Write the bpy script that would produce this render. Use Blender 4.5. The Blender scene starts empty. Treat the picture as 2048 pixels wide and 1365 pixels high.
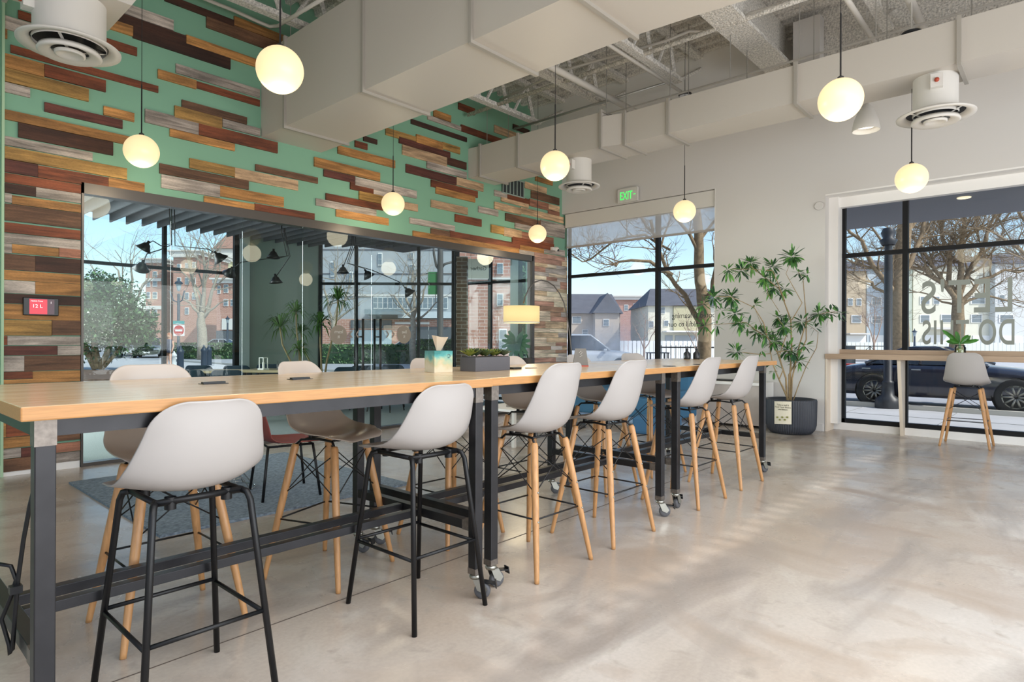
import bpy, math, random
from math import sin, cos, pi, radians, sqrt, atan2
from mathutils import Vector, Matrix
V = Vector
D = bpy.data
sc = bpy.context.scene
COL = sc.collection
random.seed(7)

# ------------------------------------------------------------------ camera
EYE = 1.25
YAW = 42.0
ROLL = 0.22
FPX = 1240.0
cam = D.cameras.new('camera')
cam.sensor_width = 36.0
cam.lens = FPX / 2048 * 36
cam.clip_end = 600
cam.clip_start = 0.05
co = D.objects.new('camera', cam)
COL.objects.link(co)
co.matrix_world = (Matrix.Translation((0, 0, EYE)) @ Matrix.Rotation(radians(YAW - 90), 4, 'Z')
                   @ Matrix.Rotation(radians(90), 4, 'X') @ Matrix.Rotation(radians(ROLL), 4, 'Z'))
sc.camera = co

# ------------------------------------------------------------------ world, sun, fill lamps, exposure
W = D.worlds.new('world'); sc.world = W; W.use_nodes = True
wn = W.node_tree.nodes; wl = W.node_tree.links
bg = wn['Background']
sky = wn.new('ShaderNodeTexSky'); sky.sky_type = 'NISHITA'
sky.sun_disc = False; sky.sun_elevation = radians(42); sky.sun_rotation = radians(200)
sky.air_density = 1.0; sky.dust_density = 1.0; sky.ozone_density = 2.0
hs_ = wn.new('ShaderNodeHueSaturation'); hs_.inputs['Saturation'].default_value = 1.0; wl.new(sky.outputs[0], hs_.inputs['Color']); wl.new(hs_.outputs[0], bg.inputs[0]); bg.inputs[1].default_value = 0.155

def light(name, kind, loc, rot, energy, color=(1, 1, 1), size=None, sy=None):
    l = D.lights.new(name, kind); l.energy = energy; l.color = color
    if kind == 'AREA':
        l.shape = 'RECTANGLE'; l.size = size; l.size_y = sy
    o = D.objects.new(name, l); o.location = loc; o.rotation_euler = rot
    COL.objects.link(o); o['kind'] = 'helper'
    return o
sun = light('sun', 'SUN', (0, 0, 30), (radians(46), 0, radians(6)), 2.9, (1, .95, .88))
sun.data.angle = radians(1.0)
# unseen area lamps added in place of daylight, behind and beside the camera
light('fill_rear', 'AREA', (-3.4, 1.6, 1.6), (radians(95), 0, radians(-90)), 14, (.95, .98, 1), 8, 2.6)
light('fill_right', 'AREA', (3.2, -3.7, 1.5), (radians(106), 0, 0), 250, (.95, .98, 1), 9, 2.6)
# fill lamp added in the meeting room, out of view to the left
light('fill_meeting_room', 'AREA', (.2, 12.0, 1.9), (radians(90), 0, radians(190)), 460, (.94, .975, 1), 4.6, 3.0)
# overhead fill panel added out of view to brighten the floor
light('fill_overhead', 'AREA', (1.2, -1.2, 3.45), (0, 0, 0), 205, (.97, .985, 1), 6, 5)

sc.view_settings.view_transform = 'Standard'
sc.view_settings.look = 'None'
sc.view_settings.exposure = 0.45
sc.view_settings.gamma = 1.0
sc.view_settings.use_curve_mapping = False
cy = sc.cycles
cy.max_bounces = 9; cy.transparent_max_bounces = 24; cy.diffuse_bounces = 5; cy.glossy_bounces = 4
cy.caustics_reflective = False; cy.caustics_refractive = False
cy.use_denoising = True
cy.sample_clamp_indirect = 6.0

# ------------------------------------------------------------------ picture point -> place helpers
FW = V((cos(radians(YAW)), sin(radians(YAW)), 0)); RT = V((sin(radians(YAW)), -cos(radians(YAW)), 0)); UP = V((0, 0, 1))
EO = V((0, 0, EYE))
def ray(px, py):
    u = px - 1024.0; v = 682.5 - py; r = radians(ROLL)
    u2 = u * cos(r) - v * sin(r); v2 = u * sin(r) + v * cos(r)
    return FW + RT * (u2 / FPX) + UP * (v2 / FPX)
def at(px, py, d): return EO + ray(px, py) * d
def onz(px, py, z): r = ray(px, py); return EO + r * ((z - EYE) / r.z)
def onx(px, py, x): r = ray(px, py); return EO + r * (x / r.x)
def ony(px, py, y): r = ray(px, py); return EO + r * (y / r.y)

# ------------------------------------------------------------------ materials
def srgb(c):
    if isinstance(c, str):
        c = [int(c[i:i + 2], 16) / 255 for i in (0, 2, 4)]
    return tuple((x / 12.92 if x <= .04045 else ((x + .055) / 1.055) ** 2.4) for x in c) + (1,)
MC = {}
def mat(name, col, rough=.5, metal=0, bump=0, bscale=40, var=0, vscale=5, stretch=None, emit=0, ecol=None, spec=None, coat=0, trans=0, alpha=1, bdist=.002):
    if name in MC: return MC[name]
    m = D.materials.new(name); m.use_nodes = True; MC[name] = m
    nt = m.node_tree; p = nt.nodes['Principled BSDF']; c = srgb(col)
    p.inputs['Base Color'].default_value = c; p.inputs['Roughness'].default_value = rough; p.inputs['Metallic'].default_value = metal
    m.diffuse_color = c
    if spec is not None: p.inputs['Specular IOR Level'].default_value = spec
    if coat: p.inputs['Coat Weight'].default_value = coat; p.inputs['Coat Roughness'].default_value = .12
    if emit:
        p.inputs['Emission Color'].default_value = srgb(ecol or col); p.inputs['Emission Strength'].default_value = emit
    if trans: p.inputs['Transmission Weight'].default_value = trans
    if alpha < 1: p.inputs['Alpha'].default_value = alpha
    tc = None
    def co_(sc_):
        nonlocal tc
        if tc is None: tc = nt.nodes.new('ShaderNodeTexCoord')
        mp = nt.nodes.new('ShaderNodeMapping'); nt.links.new(tc.outputs['Object'], mp.inputs[0])
        mp.inputs['Scale'].default_value = stretch or (1, 1, 1)
        n = nt.nodes.new('ShaderNodeTexNoise'); n.inputs['Scale'].default_value = sc_; n.inputs['Detail'].default_value = 5
        nt.links.new(mp.outputs[0], n.inputs[0]); return n
    if var:
        n = co_(vscale); mx = nt.nodes.new('ShaderNodeMix'); mx.data_type = 'RGBA'
        mx.inputs[6].default_value = tuple(x * (1 - var) for x in c[:3]) + (1,)
        mx.inputs[7].default_value = tuple(min(1, x * (1 + var)) for x in c[:3]) + (1,)
        cr = nt.nodes.new('ShaderNodeMapRange'); cr.inputs[1].default_value = .3; cr.inputs[2].default_value = .7
        nt.links.new(n.outputs[0], cr.inputs[0]); nt.links.new(cr.outputs[0], mx.inputs[0]); nt.links.new(mx.outputs[2], p.inputs['Base Color'])
    if bump:
        n = co_(bscale); b = nt.nodes.new('ShaderNodeBump'); b.inputs['Strength'].default_value = bump; b.inputs['Distance'].default_value = bdist
        nt.links.new(n.outputs[0], b.inputs['Height']); nt.links.new(b.outputs[0], p.inputs['Normal'])
    return m

def glass_mat(name, tint=(.93, .97, .96), refl=.09, rough=0.0):
    m = D.materials.new(name); m.use_nodes = True; nt = m.node_tree; nt.nodes.clear()
    o = nt.nodes.new('ShaderNodeOutputMaterial'); t = nt.nodes.new('ShaderNodeBsdfTransparent'); g = nt.nodes.new('ShaderNodeBsdfGlossy')
    t.inputs[0].default_value = tint + (1,); g.inputs['Roughness'].default_value = rough; g.inputs[0].default_value = (1, 1, 1, 1)
    mr = nt.nodes.new('ShaderNodeFresnel'); mr.inputs[0].default_value = 1.0 + refl * 4
    mx = nt.nodes.new('ShaderNodeMixShader'); nt.links.new(mr.outputs[0], mx.inputs[0]); nt.links.new(t.outputs[0], mx.inputs[1]); nt.links.new(g.outputs[0], mx.inputs[2])
    nt.links.new(mx.outputs[0], o.inputs[0]); MC[name] = m
    return m
GLASS = glass_mat('window_glass', (.97, .985, .98), .05)
GWALL = glass_mat('partition_glass', (.90, .95, .935), .065)
JAR = glass_mat('jar_glass', (.93, .96, .95), .12)

# ------------------------------------------------------------------ mesh builder
class MB:
    def __init__(s): s.v = []; s.f = []; s.m = []; s.c = []; s.mi = 0; s.col = None
    def add(s, vs, fs):
        b = len(s.v); s.v += [tuple(x) for x in vs]
        for f in fs:
            s.f.append(tuple(b + i for i in f)); s.m.append(s.mi); s.c.append(s.col)
        return s
    def box(s, a, b):
        x0, y0, z0 = [min(a[i], b[i]) for i in range(3)]; x1, y1, z1 = [max(a[i], b[i]) for i in range(3)]
        return s.add([(x0, y0, z0), (x1, y0, z0), (x1, y1, z0), (x0, y1, z0), (x0, y0, z1), (x1, y0, z1), (x1, y1, z1), (x0, y1, z1)],
                     [(0, 3, 2, 1), (4, 5, 6, 7), (0, 1, 5, 4), (1, 2, 6, 5), (2, 3, 7, 6), (3, 0, 4, 7)])
    def cbox(s, c, d): return s.box([c[i] - d[i] / 2 for i in range(3)], [c[i] + d[i] / 2 for i in range(3)])
    def obox(s, c, ax, ay, az):   # oriented box, half-axis vectors
        c = V(c); vs = []
        for k in (-1, 1):
            for i, j in ((-1, -1), (1, -1), (1, 1), (-1, 1)): vs.append(c + ax * i + ay * j + az * k)
        return s.add(vs, [(0, 3, 2, 1), (4, 5, 6, 7), (0, 1, 5, 4), (1, 2, 6, 5), (2, 3, 7, 6), (3, 0, 4, 7)])
    def bar(s, p, q, w, h=None, up=(0, 0, 1)):
        p = V(p); q = V(q); h = h or w; a = (q - p); L = a.length; a.normalize(); u = V(up)
        if abs(a.dot(u)) > .98: u = V((1, 0, 0))
        r = a.cross(u).normalized(); u = r.cross(a)
        return s.obox((p + q) / 2, a * (L / 2), r * (w / 2), u * (h / 2))
    def tube(s, pts, r, n=8, cap=True, closed=False):
        pts = [V(p) for p in pts]; N = len(pts); rs = r if isinstance(r, (list, tuple)) else [r] * N
        vs = []; fs = []; prev = None
        for i, p in enumerate(pts):
            if closed: t = pts[(i + 1) % N] - pts[i - 1]
            else: t = pts[min(i + 1, N - 1)] - pts[max(i - 1, 0)]
            if t.length < 1e-9: t = V((0, 0, 1))
            t.normalize()
            if prev is None:
                u = V((0, 0, 1)) if abs(t.z) < .9 else V((1, 0, 0)); u = (u - t * u.dot(t)).normalized()
            else:
                u = prev - t * prev.dot(t)
                u = u.normalized() if u.length > 1e-6 else t.orthogonal().normalized()
            prev = u; w = t.cross(u)
            for k in range(n):
                a = 2 * pi * k / n; vs.append(p + (u * cos(a) + w * sin(a)) * rs[i])
        M = N if closed else N - 1
        for i in range(M):
            for k in range(n):
                j = (i + 1) % N; fs.append((i * n + k, i * n + (k + 1) % n, j * n + (k + 1) % n, j * n + k))
        if cap and not closed:
            fs.append(tuple(range(n - 1, -1, -1))); fs.append(tuple((N - 1) * n + k for k in range(n)))
        return s.add(vs, fs)
    def lathe(s, prof, c=(0, 0, 0), n=24, M=None, close=False):
        vs = []; fs = []
        for (r, z) in prof:
            for k in range(n):
                a = 2 * pi * k / n; p = V((r * cos(a), r * sin(a), z))
                if M is not None: p = M @ p
                vs.append(p + V(c))
        N = len(prof)
        for i in range(N - 1 + (1 if close else 0)):
            j = (i + 1) % N
            for k in range(n): fs.append((i * n + k, i * n + (k + 1) % n, j * n + (k + 1) % n, j * n + k))
        return s.add(vs, fs)
    def ball(s, c, r, n=20, m=12, sz=1):
        return s.lathe([(max(1e-4, r * sin(pi * i / m)), -r * sz * cos(pi * i / m)) for i in range(m + 1)], c, n)
    def grid(s, rows):
        h = len(rows); w = len(rows[0]); vs = [p for r in rows for p in r]
        return s.add(vs, [(i * w + j, i * w + j + 1, (i + 1) * w + j + 1, (i + 1) * w + j) for i in range(h - 1) for j in range(w - 1)])
    def prism(s, poly, z0, z1):
        n = len(poly); vs = [(x, y, z0) for x, y in poly] + [(x, y, z1) for x, y in poly]
        return s.add(vs, [tuple(range(n - 1, -1, -1)), tuple(range(n, 2 * n))] + [(i, (i + 1) % n, n + (i + 1) % n, n + i) for i in range(n)])
    def build(s, name, mats, parent=None, smooth=False, solid=0, bevel=0, sub=0, loc=None, rz=0):
        me = D.meshes.new(name); me.from_pydata(s.v, [], s.f); me.update()
        if not isinstance(mats, (list, tuple)): mats = [mats]
        for m in mats: me.materials.append(m)
        for p, mi in zip(me.polygons, s.m): p.material_index = mi; p.use_smooth = smooth
        if any(c is not None for c in s.c):
            a = me.color_attributes.new('tint', 'FLOAT_COLOR', 'CORNER')
            for p, c in zip(me.polygons, s.c):
                for li in p.loop_indices: a.data[li].color = c or (1, 1, 1, 1)
        o = D.objects.new(name, me); COL.objects.link(o)
        if parent: o.parent = parent
        if loc: o.location = loc
        o.rotation_euler.z = rz
        if solid: md = o.modifiers.new('solid', 'SOLIDIFY'); md.thickness = solid; md.offset = 0
        if sub: md = o.modifiers.new('sub', 'SUBSURF'); md.levels = sub; md.render_levels = sub
        if bevel: md = o.modifiers.new('bevel', 'BEVEL'); md.width = bevel; md.segments = 2; md.limit_method = 'ANGLE'
        return o
def tag(o, label=None, cat=None, group=None, kind=None):
    if label: o['label'] = label
    if cat: o['category'] = cat
    if group: o['group'] = group
    if kind: o['kind'] = kind
    return o
def empty(name, loc=(0, 0, 0), label=None, cat=None, group=None, rz=0):
    o = D.objects.new(name, None); o.empty_display_size = .1; COL.objects.link(o); o.location = loc; o.rotation_euler = (0, 0, rz)
    return tag(o, label, cat, group)
def copy_tree(o, parent=None):
    c = o.copy(); COL.objects.link(c)
    if parent: c.parent = parent
    for ch in list(o.children): copy_tree(ch, c)
    return c
def struct(o): o['kind'] = 'structure'; return o
def text(name, body, size, mw, m, parent=None, ext=.001, ax='CENTER', sx=1, spacing=1, off=0):
    cu = D.curves.new(name, 'FONT'); cu.body = body; cu.size = size; cu.extrude = ext; cu.align_x = ax; cu.space_character = spacing; cu.offset = off
    cu.materials.append(m); o = D.objects.new(name, cu); COL.objects.link(o)
    me = D.meshes.new_from_object(o); me.name = name; D.objects.remove(o); o = D.objects.new(name, me); COL.objects.link(o)
    if parent: o.parent = parent; bpy.context.view_layer.update()
    o.matrix_world = mw @ Matrix.Diagonal((sx, 1, 1, 1)); return o
def face_mw(loc, nrm):   # text facing nrm (horizontal normal), upright
    n = V(nrm).normalized(); x = UP.cross(n).normalized()
    M = Matrix((x, UP, n)).transposed().to_4x4(); M.translation = V(loc); return M

# colours
white = mat('white_paint', 'd9d6d0', .55)
offw = mat('wall_paint', 'd3d0cd', .7, bump=.05, bscale=200)
trimw = mat('white_trim', 'efedea', .45)
green = mat('green_wall_paint', '7fae93', .6)
ductm = mat('duct_paint', 'c8c2b9', .5)
blackm = mat('black_metal', '1c1d20', .35, .2)
frameb = mat('window_frame_black', '111215', .6, spec=.3)
steel = mat('dark_steel', '2f2f32', .35, .55, var=.15, vscale=12)
weld = mat('ground_steel', '77706a', .4, .7, var=.2, vscale=60)
zinc = mat('zinc_plated_steel', 'a5a59d', .35, .9)
rubber = mat('grey_rubber', '55565a', .6)
shell_m = mat('white_shell_plastic', 'a9a5a3', .38)
shell_b = mat('warm_white_shell_plastic', 'bdb2a8', .3)
beech = mat('beech_wood', 'b98a5b', .42, var=.16, vscale=14, stretch=(6, 6, .6))
spray = mat('sprayed_fireproofing', 'dedad3', .95, bump=1, bscale=55, var=.36, vscale=45, bdist=.02)
oakedge = mat('oak_table_edge', 'b3824e', .38, var=.13, vscale=9, stretch=(1.2, 14, 22))
leaf = mat('leaf_green', '4f8040', .45, var=.25, vscale=9)
leafd = mat('dark_leaf_green', '2f5a34', .45, var=.25, vscale=9)
bark = mat('bark', '8f7c62', .9, bump=.6, bscale=30, var=.25, vscale=14)
WX = 9.40; WY = 7.20; DECK = 5.40
GX1 = 9.58; GX2 = 9.86

# ================================================================== SETTING
def concrete_floor():
    m = D.materials.new('polished_concrete'); m.use_nodes = True; nt = m.node_tree; p = nt.nodes['Principled BSDF']
    tc = nt.nodes.new('ShaderNodeTexCoord')
    def noise(sc_, det=6, dist=0, st=(1, 1, 1)):
        mp = nt.nodes.new('ShaderNodeMapping'); mp.inputs['Scale'].default_value = st; nt.links.new(tc.outputs['Object'], mp.inputs[0])
        n = nt.nodes.new('ShaderNodeTexNoise'); n.inputs['Scale'].default_value = sc_; n.inputs['Detail'].default_value = det; n.inputs['Distortion'].default_value = dist
        nt.links.new(mp.outputs[0], n.inputs[0]); return n
    def mix(f, a, b, fac=None):
        x = nt.nodes.new('ShaderNodeMix'); x.data_type = 'RGBA'
        for i, q in ((6, a), (7, b)):
            if isinstance(q, tuple): x.inputs[i].default_value = q
            else: nt.links.new(q, x.inputs[i])
        nt.links.new(f, x.inputs[0]); return x.outputs[2]
    def ramp(n, a, b):
        r = nt.nodes.new('ShaderNodeMapRange'); r.inputs[1].default_value = a; r.inputs[2].default_value = b; nt.links.new(n.outputs[0], r.inputs[0]); return r.outputs[0]
    n1 = noise(.5, 6, .4); n2 = noise(2.2, 9, .7, (1, .6, 1)); n3 = noise(55, 3); n4 = noise(1.0, 10, 1.0)
    c = mix(ramp(n1, .35, .65), srgb('b7a797'), srgb('cbc5be'))
    c = mix(ramp(n2, .52, .72), c, srgb('ac9c8d'))
    c = mix(ramp(n4, .56, .7), c, srgb('d2ccc4'))
    n5 = noise(1.3, 8, .9, (.45, 1.6, 1)); n6 = noise(7, 6, .5)
    c = mix(ramp(n5, .5, .68), c, srgb('a19890')); c = mix(ramp(n6, .58, .75), c, srgb('aba196'))
    mm = nt.nodes.new('ShaderNodeMix'); mm.data_type = 'RGBA'; mm.blend_type = 'MULTIPLY'; mm.inputs[0].default_value = .12
    nt.links.new(c, mm.inputs[6]); nt.links.new(ramp(n3, .2, .7), mm.inputs[7])
    nt.links.new(mm.outputs[2], p.inputs['Base Color'])
    r = nt.nodes.new('ShaderNodeMapRange'); r.inputs[1].default_value = .3; r.inputs[2].default_value = .7; r.inputs[3].default_value = .16; r.inputs[4].default_value = .34
    nt.links.new(n2.outputs[0], r.inputs[0]); nt.links.new(r.outputs[0], p.inputs['Roughness'])
    b = nt.nodes.new('ShaderNodeBump'); b.inputs['Strength'].default_value = .1; b.inputs['Distance'].default_value = .002
    nt.links.new(n4.outputs[0], b.inputs['Height']); nt.links.new(b.outputs[0], p.inputs['Normal'])
    p.inputs['Specular IOR Level'].default_value = .65
    return m
struct(MB().box((-3.6, -4, -.2), (GX2, WY + .02, 0)).build('floor', concrete_floor()))
jm = mat('floor_joint', '5b5048', .9)
j = MB(); a = onz(470, 1270, .001); b = onz(1420, 935, .001); j.bar(a - V((1.5, .05, 0)), b, .006, .001)
struct(j.build('trim_1', jm))
carpet = mat('meeting_room_carpet', 'a2a8a6', .95, bump=.6, bscale=220, var=.25, vscale=120)
struct(MB().prism([(-3, WY + .02), (9.7, WY + .02), (9.2, 9.7), (7.1, 12.0), (7.1, 12.4), (-3, 12.4)], -.2, 0).build('floor_meeting_room', carpet))

# --- roof deck: corrugated, sprayed, ribs along Y
mb = MB(); x = -3.6; rows = []
prof = []
while x < 12.4:
    prof += [(x, DECK), (x + .07, DECK), (x + .09, DECK + .08), (x + .18, DECK + .08), (x + .2, DECK)]; x += .2
rows = [[(px, y_, z_) for px, z_ in prof] for y_ in (-4, -1.5, 1, 3, 5, WY)]
mb.grid([[(p[0], p[1], p[2]) for p in r_ if p[0] < WX + .5] for r_ in rows])
mb.box((-3.6, -4, DECK + .085), (GX2 + .1, WY, DECK + .3))
struct(mb.build('ceiling', spray))

# --- left wall: green paint, glazed opening to the meeting room
OL = ony(162, 367, WY).x; OR = ony(1064.4, 513.3, WY).x; OT = ony(600, 438, WY).z
OT = 2.785
mb = MB()
mb.box((-3.6, WY, 0), (OL, WY + .15, DECK + .28)); mb.box((OR, WY, 0), (GX1, WY + .15, DECK + .28)); mb.box((OL, WY, OT), (OR, WY + .15, DECK + .28))
wl_ = struct(mb.build('wall_left', green))
PX0 = ony(8, 200, WY).x
struct(MB().box((PX0 - .02, WY - .035, 0), (PX0 - .0, WY, DECK)).build('trim_2', mat('pale_green_edge', 'a9c8a6', .6)))

# --- reclaimed planks
PC = dict(R='7e4328', D='45291d', M='5d3229', O='b58149', G='b38a4c', W='b9aca1', B='71503a', L='cba985', S='988d84', P='a9735c', C='d3b896')
def plank_mat():
    m = D.materials.new('reclaimed_wood'); m.use_nodes = True; nt = m.node_tree; p = nt.nodes['Principled BSDF']
    at_ = nt.nodes.new('ShaderNodeAttribute'); at_.attribute_name = 'tint'
    tc = nt.nodes.new('ShaderNodeTexCoord')
    ad = nt.nodes.new('ShaderNodeVectorMath'); ad.operation = 'MULTIPLY_ADD'
    nt.links.new(at_.outputs['Color'], ad.inputs[0]); ad.inputs[1].default_value = (37, 11, 23); nt.links.new(tc.outputs['Object'], ad.inputs[2])
    def nz(st, sc_, det, dist):
        mp = nt.nodes.new('ShaderNodeMapping'); mp.inputs['Scale'].default_value = st; nt.links.new(ad.outputs[0], mp.inputs[0])
        n = nt.nodes.new('ShaderNodeTexNoise'); n.inputs['Scale'].default_value = sc_; n.inputs['Detail'].default_value = det; n.inputs['Distortion'].default_value = dist
        nt.links.new(mp.outputs[0], n.inputs[0]); return n
    n1 = nz((1, 1, 14), 2.2, 8, .8); n2 = nz((1, 1, 2.5), 1.7, 4, .5); n3 = nz((9, 1, 40), 6, 6, 0)
    def mr(n, a, b, c, d):
        r = nt.nodes.new('ShaderNodeMapRange'); r.inputs[1].default_value = a; r.inputs[2].default_value = b; r.inputs[3].default_value = c; r.inputs[4].default_value = d
        nt.links.new(n.outputs[0], r.inputs[0]); return r.outputs[0]
    m1 = nt.nodes.new('ShaderNodeMath'); m1.operation = 'MULTIPLY'; nt.links.new(mr(n1, .3, .7, .5, 1.25), m1.inputs[0]); nt.links.new(mr(n2, .32, .68, .6, 1.3), m1.inputs[1])
    m2 = nt.nodes.new('ShaderNodeMath'); m2.operation = 'MULTIPLY'; nt.links.new(m1.outputs[0], m2.inputs[0]); nt.links.new(mr(n3, .35, .65, .85, 1.1), m2.inputs[1])
    vm = nt.nodes.new('ShaderNodeVectorMath'); vm.operation = 'SCALE'; nt.links.new(at_.outputs['Color'], vm.inputs[0]); nt.links.new(m2.outputs[0], vm.inputs['Scale'])
    nt.links.new(vm.outputs[0], p.inputs['Base Color']); p.inputs['Roughness'].default_value = .68
    b = nt.nodes.new('ShaderNodeBump'); b.inputs['Strength'].default_value = .5; b.inputs['Distance'].default_value = .003; nt.links.new(n1.outputs[0], b.inputs['Height']); nt.links.new(b.outputs[0], p.inputs['Normal'])
    return m
# (picture scale, x offset, y offset) of the crops the boards were measured in
S1 = 2.923; S3 = 4.267; S4 = 6.825; S5 = 3.25
boards = []
def crop(s, ox, oy, rows):
    for t in rows.split(';'):
        t = t.split()
        if len(t) == 5: boards.append((ox + float(t[0]) / s, oy + float(t[1]) / s, oy + float(t[2]) / s, ox + float(t[3]) / s, t[4]))
crop(S1, 0, 0, '''105 60 110 300 R;22 90 170 330 W;20 168 225 42 O;60 262 310 925 R;25 312 395 258 O;25 396 478 517 G;258 376 450 617 R;22 480 540 175 W;258 598 655 715 M;603 620 675 783 O;25 640 700 760 O;105 718 805 660 D;25 795 850 540 W;25 855 930 740 G;25 931 1008 220 M;220 968 1040 632 R;632 1037 1095 843 O;25 1010 1068 475 R;25 1070 1128 208 D;208 1095 1155 475 W;25 1130 1185 68 W;68 1142 1195 475 O;25 1190 1290 475 B;
700 8 75 1013 W;620 50 118 1085 D;590 135 150 590 O;600 98 160 775 O;775 143 225 1345 D;1085 205 258 1525 O;960 -35 8 1365 D;1365 95 150 1750 O;1203 90 163 1640 B;1025 372 428 1517 W;920 405 460 1145 O;1145 475 518 1517 R;570 208 262 800 R;1060 583 630 1442 B;1017 618 690 1295 G;1297 695 745 1518 W;845 637 718 1158 S;1158 718 790 1620 R;990 752 800 1370 O;930 955 1016 1452 B;1105 925 985 1370 G;1370 980 1045 1740 L;940 1020 1100 1283 W;1283 1085 1150 1657 O;1190 1145 1188 1485 O;1485 1190 1235 1835 R;1490 960 1000 1855 B''')
crop(S1, 500, 0, '''372 918 975 757 O;428 990 1033 610 M;610 1035 1085 970 W;583 1065 1108 718 R;718 1100 1140 840 W;634 1118 1168 850 G;440 1130 1170 775 R;382 1160 1203 735 W;500 1222 1268 808 O;800 1160 1205 977 L;510 850 900 845 O;610 822 860 683 R;660 795 825 740 D;790 745 790 968 G;968 785 835 1122 O;1122 830 873 1225 G;868 800 838 1167 M;887 845 905 1148 L;1148 918 963 1262 D;938 695 725 1265 D;1035 672 700 1230 W;1230 728 768 1470 R;1070 640 682 1172 O;1215 600 640 1310 R;1425 730 775 1560 L;1535 725 755 1630 D;908 958 1010 1203 M;1203 1035 1083 1360 L;1030 943 985 1262 W;1055 1050 1093 1328 R;1083 1093 1133 1312 O;1055 1167 1213 1270 L;1195 1252 1298 1350 R;930 1272 1308 1193 W;1332 1205 1243 1448 W;1602 1062 1100 1730 L;1665 1030 1058 1765 O;1425 1110 1146 1500 W;1500 1133 1165 1640 R;1465 1152 1178 1625 L;1640 1113 1158 1805 B;1425 1180 1222 1580 L;1580 1210 1250 1830 L;1630 1162 1205 1740 P;1740 1192 1225 1805 L;1740 1226 1250 1805 P;1490 1245 1292 1695 B;1695 1285 1330 1838 W;1545 1302 1335 1640 W''')
crop(S5, 500, 400, '''1172 183 222 1295 B;1295 202 245 1750 R;1055 200 238 1745 O;1563 160 213 1645 G;1645 178 235 1760 L;1700 238 285 1970 R;1760 205 250 1970 P;1745 322 366 1845 W;1750 285 325 1905 O;1905 305 345 2042 W;1720 130 180 1850 W;1850 155 215 2042 S''')
crop(S3, 0, 440, '''30 18 108 685 R;30 110 198 685 W;30 199 284 100 W;100 206 285 500 O;500 240 318 685 P;30 286 424 298 B;298 307 440 685 D;28 425 512 685 O;24 513 624 298 W;298 527 636 685 O;22 626 712 685 D;20 714 850 685 O;18 851 989 440 G;440 857 986 685 B;15 990 1072 60 R;60 991 1072 685 W;12 1075 1160 487 M;487 1073 1156 685 W;10 1163 1298 205 W;205 1160 1293 685 B;8 1298 1365 275 R;275 1293 1365 685 O''')
crop(S4, 0, 760, '''8 0 62 1115 O;8 64 280 1110 R;8 282 480 1110 O;8 484 580 1110 R;8 585 792 78 O;78 575 786 1110 R;8 795 945 480 O;480 765 870 1095 B;8 948 1085 285 W;285 928 1062 745 M;745 870 1000 1095 P;8 1087 1268 745 B;745 1005 1140 1095 S''')
mb = MB(); rnd = random.Random(3)
occ = []
for n_, (xl, yt, yb, xr, c) in enumerate(boards):
    a = ony(xl, yt, WY); b = ony(xl, yb, WY); e = ony(xr, (yt + yb) / 2, WY)
    t = rnd.uniform(.016, .026) + (n_ % 5) * .0004
    cc = srgb(PC[c]); k = rnd.uniform(.85, 1.15); mb.col = tuple(min(1, q * k) for q in cc[:3]) + (1,)
    x1 = min(e.x, GX1 - .05) if xr > 1400 / S1 * 2.2 else e.x
    z0, z1 = b.z + .002, a.z - .002
    if OL + .01 < (a.x + x1) / 2 < OR - .01 and z0 < OT: z0 = OT + .003
    if a.x < OL < x1 and z0 < OT - .02: x1 = OL - .002
    if z1 - z0 > .01: mb.box((a.x, WY - t, z0), (x1 - .002, WY, z1))
# the full-height plank pier at the right of the opening
z = OT - .02
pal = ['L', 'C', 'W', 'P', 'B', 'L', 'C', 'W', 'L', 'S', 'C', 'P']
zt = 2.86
PP = dict(L='e6cdab', C='eddcc4', W='e0d8d1', P='c59a88', B='b3917a', S='c2bab4')  # window glare put into the colours: paler than the same boards elsewhere
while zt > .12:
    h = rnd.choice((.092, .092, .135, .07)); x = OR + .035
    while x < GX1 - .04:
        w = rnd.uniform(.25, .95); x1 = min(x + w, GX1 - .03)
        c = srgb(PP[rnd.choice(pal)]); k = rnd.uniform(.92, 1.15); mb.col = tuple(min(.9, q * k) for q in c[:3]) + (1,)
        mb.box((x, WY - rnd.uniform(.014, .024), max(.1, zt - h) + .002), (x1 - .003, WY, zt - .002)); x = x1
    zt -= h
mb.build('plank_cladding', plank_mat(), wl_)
mb = MB().box((-3.6, WY - .014, 0), (OL - .005, WY, .1)).box((OR + .04, WY - .014, 0), (GX1 - .03, WY, .1))
struct(mb.build('baseboard_left', trimw))

# --- glass partition in the opening
fr = mat('anodised_frame', '57524f', .35, .5)
mb = MB()
mb.box((OL - .0, WY - .03, OT - .105), (OR, WY + .1, OT)); mb.box((OL, WY - .03, 0), (OL + .02, WY + .1, OT)); mb.box((OR - .03, WY - .03, 0), (OR + .035, WY + .1, OT - .0)); mb.box((OL, WY - .02, 0), (OR, WY + .08, .035))
w1 = struct(mb.build('window_1', fr))
jx = [OL + .02, 2.51, 3.29, 4.06, 5.10, 6.14, 7.04, 7.75, OR - .03]
for i in range(8):
    MB().box((jx[i] + .002, WY + .0246, .035), (jx[i + 1] - .002, WY + .0256, OT - .105)).build('pane', GWALL, w1)
mb = MB()
for x in jx[1:-1]: mb.box((x - .0019, WY + .0246, .035), (x + .0019, WY + .0256, OT - .105))
mb.build('glass_joint', mat('polished_glass_edge', '54706a', 1.0, alpha=.3, spec=0), w1)
dd = mat('taupe_vinyl', '8d8479', .7); wt = mat('white_lettering', 'd8d6d0', .6)
dkl = mat('dark_lettering', '3c4340', .6)
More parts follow.
